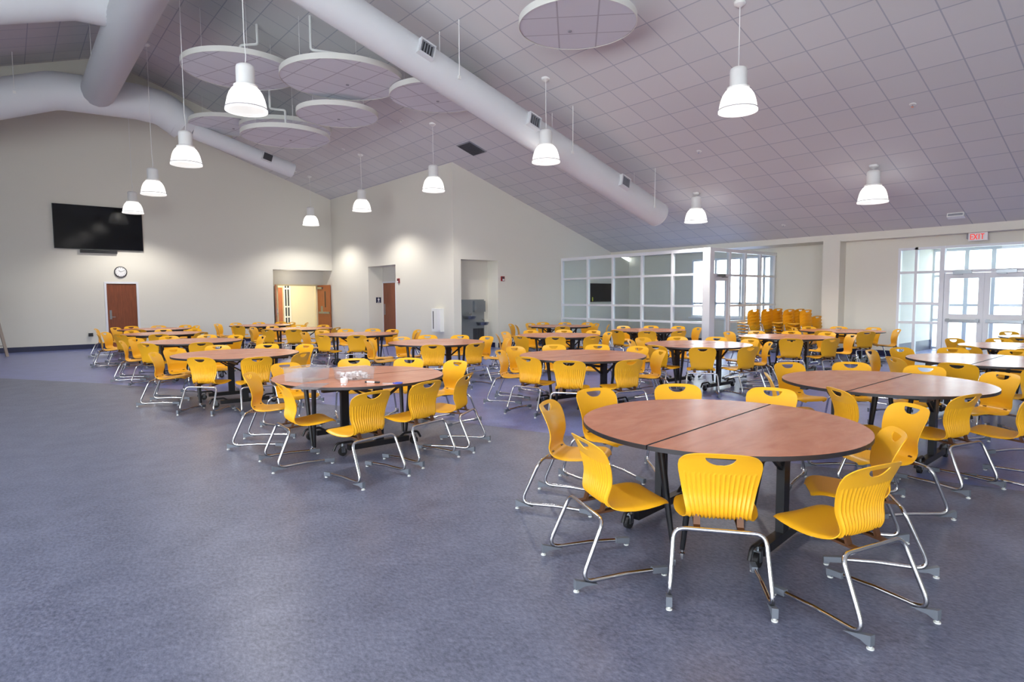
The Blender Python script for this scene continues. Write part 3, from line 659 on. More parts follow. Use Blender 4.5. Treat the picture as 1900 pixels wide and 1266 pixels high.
# ------------------------------------------------------------------ pendant lamps
LR = .30
def make_lamp(label, X, Y, z):
    t = thing('pendant_lamp', label, 'lamp', (X, Y, z), 0, 'bell pendant lamps'); H = cz(X)-z
    m = MB(); m.lathe([(.282, .0), (.288, .0), (.286, .03), (.280, .036), (.270, .10), (.252, .18), (.226, .25), (.19, .305), (.155, .338), (.135, .355)], 48); m.build('shade', MT['shade'], t, 60)
    m = MB(); m.lathe([(.283, .030), (.291, .030), (.291, .040), (.283, .040)], 48); m.build('ring', MT['ventgrey'], t, 40)
    m = MB(); m.lathe([(.16, .335), (.165, .36), (.132, .375), (.127, .40), (.127, .60), (.118, .635), (.09, .655), (0, .66)], 36); m.lathe([(.16, .335), (0, .335)], 36); m.build('housing', MT['white'], t, 40)
    m = MB(); m.lathe([(0, .13), (.05, .14), (.07, .19), (.07, .25), (.045, .31), (.04, .335)], 20); m.build('bulb', MT['lampglow'], t, 60)
    m = MB(); m.tube([(0, 0, .655), (.012, .01, .70), (.02, .012, .78), (.0, .0, 1.0), (0, 0, H-.02)] if H > 1.1 else [(0, 0, .655), (0, 0, H)], .007, 8); m.build('cord', MT['white'], t)
    m = MB(); m.lathe([(0, -.06), (.03, -.06), (.085, -.02), (.09, .02), (0, .02)], 24, (0, 0, H)); m.build('canopy', MT['white'], t, 40)
    ld_ = bpy.data.lights.new('lamp_light', 'SPOT'); ld_.energy = LAMP_W; ld_.color = (1, .96, .90); ld_.spot_size = math.radians(142); ld_.spot_blend = .55; ld_.shadow_soft_size = .12
    lo = bpy.data.objects.new('lamp_light', ld_); COL.objects.link(lo); lo.parent = t; lo.location = (0, 0, -.02)
LAMP_W = 240
def lp(px_, Y, zz=None): 
    p = onY(px_[0], px_[1], Y); return p.x, Y, p.z
LAMPS = [(lp((457.5, 207), 9.38), 'white bell pendant lamp in front of the large ceiling clouds, biggest on the TV side'),
 (lp((346, 306.5), 13.6), 'white bell pendant lamp hanging below the branching duct, second of its row'),
 (lp((285, 361.5), 17.8), 'white bell pendant lamp above and beside the large television, third of its row'),
 (lp((247, 396), 22.0), 'white bell pendant lamp overlapping the upper corner of the large television'),
 (lp((577, 418.5), 22.0), 'white bell pendant lamp above the open double doors, smallest in view'),
 (lp((671.5, 392), 17.8), 'white bell pendant lamp before the restroom wall beyond its corner'),
 (lp((804.5, 355), 13.6), 'white bell pendant lamp close to the outer corner of the restroom wall'),
 (lp((1013, 302), 9.38), 'white bell pendant lamp hanging in front of the slanting duct'),
 (lp((1369, 208), 5.16), 'white bell pendant lamp on a long cord against bare ceiling tiles'),
 (lp((1291, 413), 9.36), 'white bell pendant lamp on a short cord past the end of the slanting duct'),
 (lp((1619, 376.5), 5.15), 'white bell pendant lamp on a short cord toward the exit sign'),
 ((2.75, 5.16, 4.40), 'white bell pendant lamp cut off by the top edge of the view')]
for (X, Y, z), lab in LAMPS: make_lamp(lab, X, Y, z)

# ------------------------------------------------------------------ chairs
S_ = .9475
PROF = [(-.308,.825),(-.283,.785),(-.257,.735),(-.233,.68),(-.215,.62),(-.208,.565),(-.214,.515),(-.212,.468),(-.186,.436),(-.135,.421),(-.06,.418),(.02,.424),(.10,.434),(.155,.438),(.195,.430),(.222,.408)]
PROF_LO = [(-.308,.825),(-.283,.785),(-.258,.735),(-.236,.68),(-.220,.62),(-.210,.565),(-.206,.515),(-.202,.468),(-.180,.436)] + PROF[9:]
def shell(nc_mode, rows):
    """one-piece plastic shell: returns backrest and seat as point grids with normals"""
    P = [Vector((0, y, z)) for y, z in (PROF if nc_mode == 'hi' else PROF_LO)]
    cum = [0]
    for a, b in zip(P, P[1:]): cum.append(cum[-1]+(b-a).length)
    L = cum[-1]
    def cat(s):
        i = 0
        while i < len(P)-2 and cum[i+1] < s: i += 1
        t = (s-cum[i])/(cum[i+1]-cum[i]); p0 = P[max(i-1, 0)]; p1 = P[i]; p2 = P[i+1]; p3 = P[min(i+2, len(P)-1)]
        return .5*((2*p1)+(p2-p0)*t+(2*p0-5*p1+4*p2-p3)*t*t+(3*p1-p0-3*p2+p3)*t**3)
    W = [(0,.120),(.004,.148),(.012,.172),(.024,.192),(.04,.206),(.062,.217),(.09,.221),(.13,.217),(.19,.205),(.25,.193),(.30,.181),(.34,.172),(.375,.176),(.43,.203),(.50,.231),(.58,.238),(.64,.232),(.68,.219),(.715,.196),(.735,.168),(.75,.12)]
    sc = L/.75
    def hw(s):
        s = s/sc
        for (a, wa), (b, wb) in zip(W, W[1:]):
            if s <= b: return wa+(wb-wa)*(s-a)/(b-a)
        return W[-1][1]
    H0, H1 = .030, .078          # hand hole along s
    if rows == 'hi': S = [0,.003,.008,.014,.021,H0-.0005,H0,.036,.044,.053,.062,.070,.075,H1,H1+.0005,.09,.105,.118,.128,.134,.142,.155,.17,.19,.21,.23,.25,.27,.29,.31,.33,.345,.36,.375,.39,.41,.43,.46,.49,.52,.55,.58,.61,.64,.66,.68,.70,.715,.727,.737,.745,.75]
    else: S = [0,.008,.02,H0-.0005,H0,.05,.066,H1,H1+.0005,.1,.14,.18,.23,.28,.32,.35,.38,.41,.46,.53,.60,.66,.70,.73,.75]
    S = [s*sc for s in S]; H0 *= sc; H1 *= sc
    if nc_mode == 'hi':
        F = [-1,-.985,-.95]
        for k in range(15):
            c = -.854+.122*k; F += [c-.034, c-.012, c+.012, c+.034]
        F += [.95,.985,1]
    else: F = [-1,-.97,-.8,-.6,-.37,-.18,0,.18,.37,.6,.8,.97,1]
    F = sorted(F); fm = min((f for f in F if f > .3), key=lambda f: abs(f-.37)); mi = [i for i, f in enumerate(F) if abs(abs(f)-fm) < 1e-6]
    fmi, fmx = mi[0], mi[-1]
    n, c = len(S), len(F)
    A = np.zeros((n, c, 3)); thk = np.zeros((n, c))
    for i, s in enumerate(S):
        p = cat(s); w = hw(s); u = s/sc
        inh = H0-1e-9 <= s <= H1+1e-9
        q = (s-H0)/(H1-H0)
        ah = .080*math.sqrt(max(0.06, 1-q*q*.94)) if inh else None
        blend = 0.
        if not inh and abs(s-(H0 if s < H0 else H1)) < .02*sc: blend = 1-abs(s-(H0 if s < H0 else H1))/(.02*sc)
        a_edge = .080 if s < H0 else .080*math.sqrt(.06)
        for j, f in enumerate(F):
            t = f*w; base = fm*w
            a = ah if inh else base*(1-blend)+a_edge*blend
            if a is not None and u < .12:
                t = (f/fm*a) if abs(f) <= fm+1e-6 else math.copysign(a+(abs(f)-fm)/(1-fm)*(w-a), f)
            y, z = p.y, p.z
            g = (t/.22)**2
            if u < .40:                                   # wrap of the back, fading into the seat
                k = 1 if u < .28 else max(0, (.40-u)/.12); y += .030*g*k
                z -= .016*g*max(0, 1-u/.05)
            if u > .36:                                   # dish and rolled rim of the seat
                k = min(1, (u-.36)/.08); z += .010*g*k - .016*k*abs(f)**10
                if u < .62: pass
            A[i, j] = (t, y, z)
            th_ = .0055
            if nc_mode == 'hi' and .128 < u < .385:
                d = abs(((f+.854)/.122) - round((f+.854)/.122))*.122
                if abs(f) < .9:
                    ramp = min(1, (u-.128)/.006)*(.55+.45*min(1, (u-.128)/.2)); th_ = .0045 + ramp*(.0085 if d < .02 else 0.)
            thk[i, j] = th_
    A *= S_; thk *= S_
    # normals (pointing to the sitter)
    du = np.gradient(A, axis=0); dvv = np.gradient(A, axis=1)
    Nn = np.cross(dvv, du); Nn /= np.linalg.norm(Nn, axis=2, keepdims=True)+1e-12
    Bk = A - Nn*thk[..., None]
    du = np.gradient(Bk, axis=0); dvv = np.gradient(Bk, axis=1); Nb = -np.cross(dvv, du); Nb /= np.linalg.norm(Nb, axis=2, keepdims=True)+1e-12
    h0 = min(range(n), key=lambda i: abs(S[i]-H0)); h1 = min(range(n), key=lambda i: abs(S[i]-H1))
    def cell(i, j): return not (h0 <= i < h1 and fmi <= j < fmx)
    split = min(range(n), key=lambda i: abs(S[i]/sc-.36))
    out = []
    for r0, r1 in ((0, split), (split, n-1)):
        V = []; NM = []; FC = []; idx = {}
        def vid(key, co, nm):
            if key not in idx: idx[key] = len(V); V.append(tuple(co)); NM.append(tuple(nm))
            return idx[key]
        edges = {}
        for i in range(r0, r1):
            for j in range(c-1):
                if not cell(i, j): continue
                qd = [(i, j), (i, j+1), (i+1, j+1), (i+1, j)]
                FC.append(tuple(vid(('a',)+k, A[k], Nn[k]) for k in qd)); FC.append(tuple(vid(('b',)+k, Bk[k], Nb[k]) for k in reversed(qd)))
                for a, b in zip(qd, qd[1:]+qd[:1]):
                    e = (min(a, b), max(a, b)); edges.setdefault(e, []).append((a, b, (i, j)))
        for e, lst in edges.items():
            if len(lst) != 1: continue
            a, b, (i, j) = lst[0]
            if a[0] == b[0] == split: continue
            cen = (A[i, j]+A[i+1, j+1])/2; mid = (A[a]+A[b])/2; o_ = mid-cen; tg = A[b]-A[a]; tg = tg/(np.linalg.norm(tg)+1e-12); o_ = o_-tg*o_.dot(tg); o_ = o_/(np.linalg.norm(o_)+1e-12)
            k0 = len(V); V += [tuple(A[b]), tuple(A[a]), tuple(Bk[a]), tuple(Bk[b])]; NM += [tuple(o_)]*4
            FC.append((k0, k0+1, k0+2, k0+3))
        out.append((V, FC, NM))
    return out
def shell_mesh(name, data):
    V, FC, NM = data; me = bpy.data.meshes.new(name); me.from_pydata(V, [], FC); me.materials.append(MT['yellow']); me.shade_smooth(); me.update()
    me.normals_split_custom_set_from_vertices(NM); return me
def obj_of(name, me, parent):
    o = bpy.data.objects.new(name, me); COL.objects.link(o); o.parent = parent; return o
def make_chair(mode, detail=True, nest=False):
    t = thing('chair', 'x', 'chair', (0, 0, 0))
    bk, st = shell(mode, mode)
    obj_of('backrest', shell_mesh('backrest', bk), t); obj_of('seat', shell_mesh('seat', st), t)
    n = 12 if mode == 'hi' else 7; sg = 6 if mode == 'hi' else 3
    pts = []
    for sx in (-1, 1):
        half = [Vector((sx*.235, .135, .040)), Vector((sx*.247, -.12, .052)), Vector((sx*.262, -.415, .046)), Vector((sx*.240, -.265, .385))]
        pts += half if sx < 0 else half[::-1]
    pth = fillet([p*S_ for p in pts], [.3, .055, .06, .06, .055, .3], sg)
    m = MB(); m.tube(pth, .0122, n); m.build('frame', MT['chrome'], t, 60)
    for sx in (-1, 1):                                    # seat supports from the cross bar forward under the seat
        m = MB(); m.bar(Vector((sx*.115, -.17 if nest else -.268, .395 if nest else .388))*S_, Vector((sx*.115, .10, .408))*S_, .034, .012)
        if not nest: m.bar(Vector((sx*.115, -.215, .39))*S_, Vector((sx*.115, -.195, .45))*S_, .034, .014)
        m.build('bracket', MT['brack'], t)
    m = MB(); m.bar(Vector((-.165, .09, .405))*S_, Vector((.165, .09, .405))*S_, .02, .014); m.build('cross_brace', MT['glide'], t)
    for sx in (-1, 1):
        m = MB(); x = sx*.2625
        m.add([Vector(v)*S_ for v in ((x-.016,-.452,.018),(x+.016,-.452,.018),(x+.016,-.452,.072),(x-.016,-.452,.072),(x-.016,-.31,.030),(x+.016,-.31,.030),(x+.016,-.40,.030),(x-.016,-.40,.030),(x-.016,-.432,.018),(x+.016,-.432,.018))],
              [(0,1,2,3),(8,9,1,0),(7,6,9,8),(4,5,6,7),(3,2,5,4),(0,3,4,7,8),(1,9,6,5,2)])
        g = m.build('glide', MT['glide'], t)
        if detail:
            m = MB(); m.lathe([(.0, 0), (.016, 0), (.016, .006), (.008, .008), (.008, .02), (0, .02)], 12, (x*S_, -.442*S_, 0)); m.build('foot_pad', MT['pad'], g, 40)
        m = MB(); x = sx*.235; m.bar(Vector((x, .06, .043))*S_, Vector((x, .158, .036))*S_, .032, .032); m.box(((x-.014)*S_, .125*S_, .010), ((x+.014)*S_, .158*S_, .03)); g = m.build('glide', MT['glide'], t)
        if detail:
            m = MB(); m.lathe([(.0, 0), (.015, 0), (.015, .006), (0, .012)], 12, (x*S_, .142*S_, 0)); m.build('foot_pad', MT['pad'], g, 40)
    return t

# chairs around the tables: table, x, y, heading, label
CHAIRS = [
  ('T1', 4.832, 2.562, -2.889, 'yellow chair facing camera at half past twelve of front table'),
  ('T1', 4.857, 1.717, 2.536, "yellow chair facing camera at two o'clock of front table"),
  ('T1', 3.907, 1.545, 2.163, 'yellow chair seen side-on at half past three of front table'),
  ('T1', 3.247, 1.366, 1.33, "yellow chair seen from behind at five o'clock of front table"),
  ('T1', 2.992, 1.86, 0.642, "yellow chair seen from behind at six o'clock of front table"),
  ('T1', 2.765, 2.318, -0.379, "yellow chair seen side-on at seven o'clock of front table"),
  ('T1', 3.297, 3.193, -1.077, 'yellow chair seen side-on at half past nine of front table'),
  ('T1', 3.871, 3.379, -1.757, 'yellow chair facing camera at half past ten of front table'),
  ('T1', 4.496, 3.128, -2.337, 'yellow chair facing camera at half past eleven of front table'),
  ('T2', 7.703, 2.327, 3.183, 'yellow chair facing camera at half past twelve of second table toward entrance'),
  ('T2', 7.58, 1.733, 2.645, 'yellow chair facing camera at half past one of second table toward entrance'),
  ('T2', 6.502, 1.36, 1.497, "yellow chair seen side-on at four o'clock of second table toward entrance"),
  ('T2', 6.027, 1.692, 1.332, "yellow chair seen side-on at five o'clock of second table toward entrance"),
  ('T2', 5.708, 2.101, -0.669, "yellow chair seen side-on at six o'clock of second table toward entrance"),
  ('T2', 6.172, 2.952, -1.037, 'yellow chair seen side-on at half past eight of second table toward entrance'),
  ('T2', 7.072, 3.297, -2.029, 'yellow chair facing camera at half past ten of second table toward entrance'),
  ('T2', 7.534, 2.903, -2.568, 'yellow chair facing camera at half past eleven of second table toward entrance'),
  ('T3', 10.842, 2.15, 3.132, 'yellow chair facing camera at half past twelve of third table toward entrance'),
  ('T3', 8.983, 1.591, 0.639, "yellow chair seen from behind at five o'clock of third table toward entrance"),
  ('T3', 8.824, 2.188, -0.03, 'yellow chair seen from behind at half past six of third table toward entrance'),
  ('T3', 9.014, 2.774, -0.695, 'yellow chair seen side-on at half past seven of third table toward entrance'),
  ('T3', 9.729, 3.295, -1.552, 'yellow chair seen side-on at half past nine of third table toward entrance'),
  ('T3', 10.316, 3.175, -2.079, 'yellow chair facing camera at half past ten of third table toward entrance'),
  ('T3', 10.727, 2.739, -2.606, 'yellow chair facing camera at half past eleven of third table toward entrance'),
  ('T4', 11.793, 2.118, 0.227, "yellow chair seen from behind at six o'clock of fourth table toward entrance"),
  ('T4', 11.812, 2.729, -0.445, "yellow chair seen from behind at seven o'clock of fourth table toward entrance"),
  ('T4', 13.206, 3.261, -2.088, 'yellow chair facing camera at half past ten of fourth table toward entrance'),
  ('T4', 13.625, 2.815, -2.664, 'yellow chair facing camera at half past eleven of fourth table toward entrance'),
  ('T21', 14.727, 2.681, -0.305, "yellow chair seen from behind at seven o'clock of table right at the entrance"),
  ('T21', 16.374, 3.164, -2.349, "yellow chair facing camera at eleven o'clock of table right at the entrance"),
  ('T5', 3.888, 6.952, -2.465, "yellow chair facing camera at one o'clock of table holding clear bins"),
  ('T5', 4.126, 6.383, -2.98, "yellow chair facing camera at two o'clock of table holding clear bins"),
  ('T5', 3.564, 5.468, 2.166, "yellow chair seen side-on at four o'clock of table holding clear bins"),
  ('T5', 3.043, 5.299, 1.814, "yellow chair seen from behind at five o'clock of table holding clear bins"),
  ('T5', 2.353, 5.064, 1.773, "yellow chair seen from behind at six o'clock of table holding clear bins"),
  ('T5', 2.222, 5.792, -0.076, "yellow chair seen side-on at seven o'clock of table holding clear bins"),
  ('T5', 2.205, 6.745, -0.599, 'yellow chair seen side-on at half past nine of table holding clear bins'),
  ('T5', 2.685, 7.377, -1.359, 'yellow chair facing camera at half past ten of table holding clear bins'),
  ('T5', 3.408, 7.309, -1.967, "yellow chair facing camera at twelve o'clock of table holding clear bins"),
  ('T7', 3.372, 10.867, -2.203, 'yellow chair facing camera at half past twelve of table behind the bin table'),
  ('T7', 3.746, 10.385, -2.748, 'yellow chair facing camera at half past one of table behind the bin table'),
  ('T7', 3.212, 9.182, 2.159, 'yellow chair seen from behind at half past four of table behind the bin table'),
  ('T7', 2.643, 8.971, 1.513, 'yellow chair seen from behind at half past five of table behind the bin table'),
  ('T7', 2.196, 9.367, 0.766, "yellow chair seen from behind at seven o'clock of table behind the bin table"),
  ('T7', 1.897, 10.399, -0.51, 'yellow chair seen side-on at half past nine of table behind the bin table'),
  ('T7', 2.18, 10.917, -1.078, 'yellow chair facing camera at half past ten of table behind the bin table'),
  ('T7', 2.754, 11.088, -1.618, 'yellow chair facing camera at half past eleven of table behind the bin table'),
  ('T8', 3.303, 14.561, -1.992, 'yellow chair facing camera at half past twelve of third table of bin row'),
  ('T8', 3.644, 14.076, -2.556, 'yellow chair facing camera at half past one of third table of bin row'),
  ('T8', 3.965, 13.583, -3.112, 'yellow chair seen side-on at half past two of third table of bin row'),
  ('T8', 2.765, 12.615, 1.48, "yellow chair seen from behind at six o'clock of third table of bin row"),
  ('T8', 2.123, 12.96, 0.682, 'yellow chair seen from behind at half past seven of third table of bin row'),
  ('T8', 1.925, 13.818, -0.282, "yellow chair seen side-on at nine o'clock of third table of bin row"),
  ('T8', 2.166, 14.378, -0.88, 'yellow chair facing camera at half past ten of third table of bin row'),
  ('T8', 2.705, 14.654, -1.44, 'yellow chair facing camera at half past eleven of third table of bin row'),
  ('T9', 3.68, 17.856, -2.313, "yellow chair facing camera at one o'clock of fourth table of bin row"),
  ('T9', 3.446, 16.262, 2.127, 'yellow chair seen from behind at half past four of fourth table of bin row'),
  ('T9', 2.713, 16.154, 1.315, "yellow chair seen from behind at six o'clock of fourth table of bin row"),
  ('T9', 2.163, 16.551, 0.575, 'yellow chair seen from behind at half past seven of fourth table of bin row'),
  ('T9', 1.863, 17.096, -0.034, 'yellow chair seen side-on at half past eight of fourth table of bin row'),
  ('T9', 2.037, 17.681, -0.598, "yellow chair seen side-on at ten o'clock of fourth table of bin row"),
  ('T9', 2.529, 18.024, -1.159, "yellow chair facing camera at eleven o'clock of fourth table of bin row"),
  ('T9', 3.129, 18.115, -1.739, "yellow chair facing camera at twelve o'clock of fourth table of bin row"),
  ('T10', 3.433, 20.695, -1.813, "yellow chair facing camera at twelve o'clock of table before the clock wall"),
  ('T10', 4.024, 20.621, -2.328, "yellow chair facing camera at one o'clock of table before the clock wall"),
  ('T10', 4.105, 20.031, -2.841, "yellow chair seen side-on at two o'clock of table before the clock wall"),
  ('T10', 2.761, 18.965, 1.061, 'yellow chair seen from behind at half past six of table before the clock wall'),
  ('T10', 2.103, 20.04, -0.258, "yellow chair seen side-on at nine o'clock of table before the clock wall"),
  ('T10', 2.532, 20.442, -0.803, "yellow chair facing camera at ten o'clock of table before the clock wall"),
  ('T10', 2.886, 20.92, -1.309, "yellow chair facing camera at eleven o'clock of table before the clock wall"),
  ('T6', 7.361, 6.808, -2.553, 'yellow chair facing camera at half past twelve of table between bins and glass'),
  ('T6', 7.511, 6.232, -3.078, 'yellow chair facing camera at half past one of table between bins and glass'),
  ('T6', 7.228, 5.711, 2.649, 'yellow chair seen side-on at half past two of table between bins and glass'),
  ('T6', 6.155, 5.271, 1.313, "yellow chair seen from behind at five o'clock of table between bins and glass"),
  ('T6', 5.632, 5.613, 0.625, 'yellow chair seen from behind at half past six of table between bins and glass'),
  ('T6', 5.605, 6.255, 0.237, "yellow chair seen from behind at eight o'clock of table between bins and glass"),
  ('T6', 5.85, 7.011, -1.005, 'yellow chair seen side-on at half past nine of table between bins and glass'),
  ('T6', 6.331, 7.348, -1.521, 'yellow chair facing camera at half past ten of table between bins and glass'),
  ('T6', 6.916, 7.213, -2.034, 'yellow chair facing camera at half past eleven of table between bins and glass'),
  ('T14', 7.174, 10.529, -2.503, 'yellow chair facing camera at half past twelve of table before the white wall box'),
  ('T14', 7.305, 9.954, -3.042, 'yellow chair facing camera at half past one of table before the white wall box'),
  ('T14', 7.271, 9.361, 2.691, "yellow chair seen side-on at three o'clock of table before the white wall box"),
  ('T14', 6.309, 8.913, 1.623, "yellow chair seen from behind at five o'clock of table before the white wall box"),
  ('T14', 5.706, 9.076, 0.949, "yellow chair seen from behind at six o'clock of table before the white wall box"),
  ('T14', 5.423, 10.325, -0.516, "yellow chair seen side-on at nine o'clock of table before the white wall box"),
  ('T14', 5.618, 10.888, -1.017, "yellow chair seen side-on at ten o'clock of table before the white wall box"),
  ('T14', 6.207, 10.824, -1.516, "yellow chair facing camera at eleven o'clock of table before the white wall box"),
  ('T14', 6.786, 10.972, -2.009, "yellow chair facing camera at twelve o'clock of table before the white wall box"),
  ('T13', 7.127, 14.313, -2.267, 'yellow chair facing camera at half past twelve of table before the restroom niche'),
  ('T13', 7.257, 13.736, -2.756, 'yellow chair facing camera at half past one of table before the restroom niche'),
  ('T13', 7.603, 13.241, -3.235, 'yellow chair seen side-on at half past two of table before the restroom niche'),
  ('T13', 7.258, 12.768, -3.709, "yellow chair seen side-on at three o'clock of table before the restroom niche"),
  ('T13', 5.902, 12.515, 1.102, "yellow chair seen from behind at six o'clock of table before the restroom niche"),
  ('T13', 5.476, 12.974, 0.424, 'yellow chair seen from behind at half past seven of table before the restroom niche'),
  ('T13', 5.591, 14.162, -0.826, 'yellow chair seen side-on at half past nine of table before the restroom niche'),
  ('T13', 6.073, 14.502, -1.35, 'yellow chair facing camera at half past ten of table before the restroom niche'),
  ('T13', 6.64, 14.633, -1.81, 'yellow chair facing camera at half past eleven of table before the restroom niche'),
  ('T12', 7.077, 17.544, -2.488, "yellow chair facing camera at one o'clock of second table from the doors"),
  ('T12', 6.781, 16.131, 2.168, "yellow chair seen side-on at four o'clock of second table from the doors"),
  ('T12', 6.332, 15.742, 1.641, "yellow chair seen from behind at five o'clock of second table from the doors"),
  ('T12', 5.796, 15.99, 1.112, "yellow chair seen from behind at six o'clock of second table from the doors"),
  ('T12', 5.416, 16.455, 0.499, 'yellow chair seen from behind at half past seven of second table from the doors'),
  ('T12', 5.206, 17.013, 6.185, 'yellow chair seen side-on at half past eight of second table from the doors'),
  ('T12', 5.474, 17.654, -0.765, "yellow chair seen side-on at ten o'clock of second table from the doors"),
  ('T12', 6.0, 17.961, -1.337, "yellow chair facing camera at eleven o'clock of second table from the doors"),
  ('T12', 6.613, 17.926, -1.914, "yellow chair facing camera at twelve o'clock of second table from the doors"),
  ('T11', 7.013, 20.901, -2.308, "yellow chair facing camera at one o'clock of table by the double doors"),
  ('T11', 7.059, 20.294, -2.78, 'yellow chair facing camera at half past one of table by the double doors'),
  ('T11', 7.291, 19.75, -3.315, "yellow chair seen side-on at three o'clock of table by the double doors"),
  ('T11', 5.448, 19.327, 0.725, "yellow chair seen from behind at seven o'clock of table by the double doors"),
  ('T11', 5.193, 20.23, -0.285, "yellow chair seen side-on at nine o'clock of table by the double doors"),
  ('T11', 5.324, 20.804, -0.802, "yellow chair seen side-on at ten o'clock of table by the double doors"),
  ('T11', 5.852, 21.086, -1.315, "yellow chair facing camera at eleven o'clock of table by the double doors"),
  ('T11', 6.436, 21.01, -1.835, "yellow chair facing camera at twelve o'clock of table by the double doors"),
  ('T18', 10.391, 6.568, -2.814, 'yellow chair facing camera at half past twelve of table before the glass room post'),
  ('T18', 10.347, 5.976, 2.913, 'yellow chair facing camera at half past one of table before the glass room post'),
  ('T18', 9.972, 5.513, 2.307, 'yellow chair seen side-on at half past two of table before the glass room post'),
  ('T18', 9.099, 5.303, 1.311, 'yellow chair seen from behind at half past four of table before the glass room post'),
  ('T18', 8.574, 5.629, 0.649, "yellow chair seen from behind at six o'clock of table before the glass room post"),
  ('T18', 8.434, 6.222, 6.27, "yellow chair seen from behind at seven o'clock of table before the glass room post"),
  ('T18', 8.947, 7.064, -1.14, 'yellow chair seen side-on at half past nine of table before the glass room post'),
  ('T18', 9.486, 7.312, -1.702, 'yellow chair facing camera at half past ten of table before the glass room post'),
  ('T18', 10.022, 7.041, -2.258, 'yellow chair facing camera at half past eleven of table before the glass room post'),
  ('T15', 10.172, 10.443, -2.441, "yellow chair facing camera at twelve o'clock of table before the fountain alarm"),
  ('T15', 10.45, 9.91, -2.997, 'yellow chair facing camera at half past one of table before the fountain alarm'),
  ('T15', 10.219, 9.368, 2.728, 'yellow chair seen side-on at half past two of table before the fountain alarm'),
  ('T15', 9.205, 8.799, 1.42, "yellow chair seen from behind at five o'clock of table before the fountain alarm"),
  ('T15', 8.668, 9.102, 0.76, "yellow chair seen from behind at six o'clock of table before the fountain alarm"),
  ('T15', 8.391, 9.651, 0.103, 'yellow chair seen from behind at half past seven of table before the fountain alarm'),
  ('T15', 8.454, 10.374, -0.608, 'yellow chair seen side-on at half past eight of table before the fountain alarm'),
  ('T15', 8.937, 10.746, -1.178, "yellow chair seen side-on at ten o'clock of table before the fountain alarm"),
  ('T15', 9.61, 10.794, -1.815, "yellow chair facing camera at eleven o'clock of table before the fountain alarm"),
  ('T19', 13.321, 6.507, -2.771, "yellow chair facing camera at twelve o'clock of table before the chair stacks"),
  ('T19', 13.403, 5.906, 2.959, "yellow chair facing camera at one o'clock of table before the chair stacks"),
  ('T19', 13.103, 5.391, 2.411, 'yellow chair seen side-on at half past two of table before the chair stacks'),
  ('T19', 11.947, 5.235, 1.188, 'yellow chair seen from behind at half past four of table before the chair stacks'),
  ('T19', 11.46, 5.605, 0.542, "yellow chair seen from behind at six o'clock of table before the chair stacks"),
  ('T19', 11.365, 6.208, -0.104, "yellow chair seen from behind at seven o'clock of table before the chair stacks"),
  ('T19', 12.371, 7.195, -1.636, "yellow chair facing camera at ten o'clock of table before the chair stacks"),
  ('T19', 12.938, 6.975, -2.207, "yellow chair facing camera at eleven o'clock of table before the chair stacks"),
  ('T17', 13.209, 10.229, -2.526, "yellow chair facing camera at twelve o'clock of table along the glass room"),
  ('T17', 13.448, 9.68, 3.212, "yellow chair facing camera at one o'clock of table along the glass room"),
  ('T17', 13.285, 9.103, 2.666, "yellow chair seen side-on at two o'clock of table along the glass room"),
  ('T17', 12.05, 8.693, 1.282, "yellow chair seen from behind at five o'clock of table along the glass room"),
  ('T17', 11.528, 9.017, 0.635, "yellow chair seen from behind at six o'clock of table along the glass room"),
  ('T17', 11.387, 9.612, 6.271, 'yellow chair seen from behind at half past seven of table along the glass room'),
  ('T17', 12.721, 10.599, -1.953, "yellow chair facing camera at eleven o'clock of table along the glass room"),
  ('T16', 13.174, 13.484, -2.458, "yellow chair facing camera at twelve o'clock of table at the glass corner"),
  ('T16', 13.539, 13.027, -2.943, "yellow chair facing camera at one o'clock of table at the glass corner"),
  ('T16', 13.227, 12.503, 2.848, "yellow chair seen side-on at two o'clock of table at the glass corner"),
  ('T16', 13.075, 11.935, 2.306, "yellow chair seen side-on at three o'clock of table at the glass corner"),
  ('T16', 11.706, 12.061, 0.872, "yellow chair seen from behind at six o'clock of table at the glass corner"),
  ('T16', 11.456, 13.315, -0.56, 'yellow chair seen side-on at half past eight of table at the glass corner'),
  ('T16', 11.685, 13.863, -1.047, 'yellow chair seen side-on at half past nine of table at the glass corner'),
  ('T16', 12.274, 13.764, -1.534, 'yellow chair facing camera at half past ten of table at the glass corner'),
  ('T16', 12.849, 13.97, -1.996, 'yellow chair facing camera at half past eleven of table at the glass corner'),
  ('T20', 16.157, 6.0, 2.906, "yellow chair facing camera at one o'clock of table between stacks and doors"),
  ('T20', 15.811, 5.477, 2.226, 'yellow chair seen side-on at half past two of table between stacks and doors'),
  ('T20', 14.726, 5.607, 0.873, "yellow chair seen from behind at five o'clock of table between stacks and doors"),
  ('T20', 14.434, 6.181, 0.049, 'yellow chair seen from behind at half past six of table between stacks and doors'),
  ('T20', 15.111, 7.019, -1.41, 'yellow chair seen side-on at half past nine of table between stacks and doors'),
  ('T20', 15.645, 7.017, -2.102, 'yellow chair facing camera at half past ten of table between stacks and doors'),
  ('T20', 16.054, 6.606, -2.699, "yellow chair facing camera at twelve o'clock of table between stacks and doors"),
]
SKY, EXPO = 9.0, 0.0
PROTO = {'hi': make_chair('hi'), 'lo': make_chair('lo', False), 'nest': make_chair('lo', False, True)}
used = {}
def put_chair(kind, x, y, z, ang, label, group):
    src = PROTO[kind]
    o = dup_tree(src) if kind in used else src
    used[kind] = True
    o.location = (x, y, z); o.rotation_euler = (0, 0, ang-PI/2); o['label'] = label; o['group'] = group; return o
for t, x, y, a, lab in CHAIRS:
    put_chair('hi' if t in ('T1', 'T2', 'T5', 'T6', 'T7', 'T14') else 'lo', x, y, 0, a, lab, 'yellow chairs around the tables')
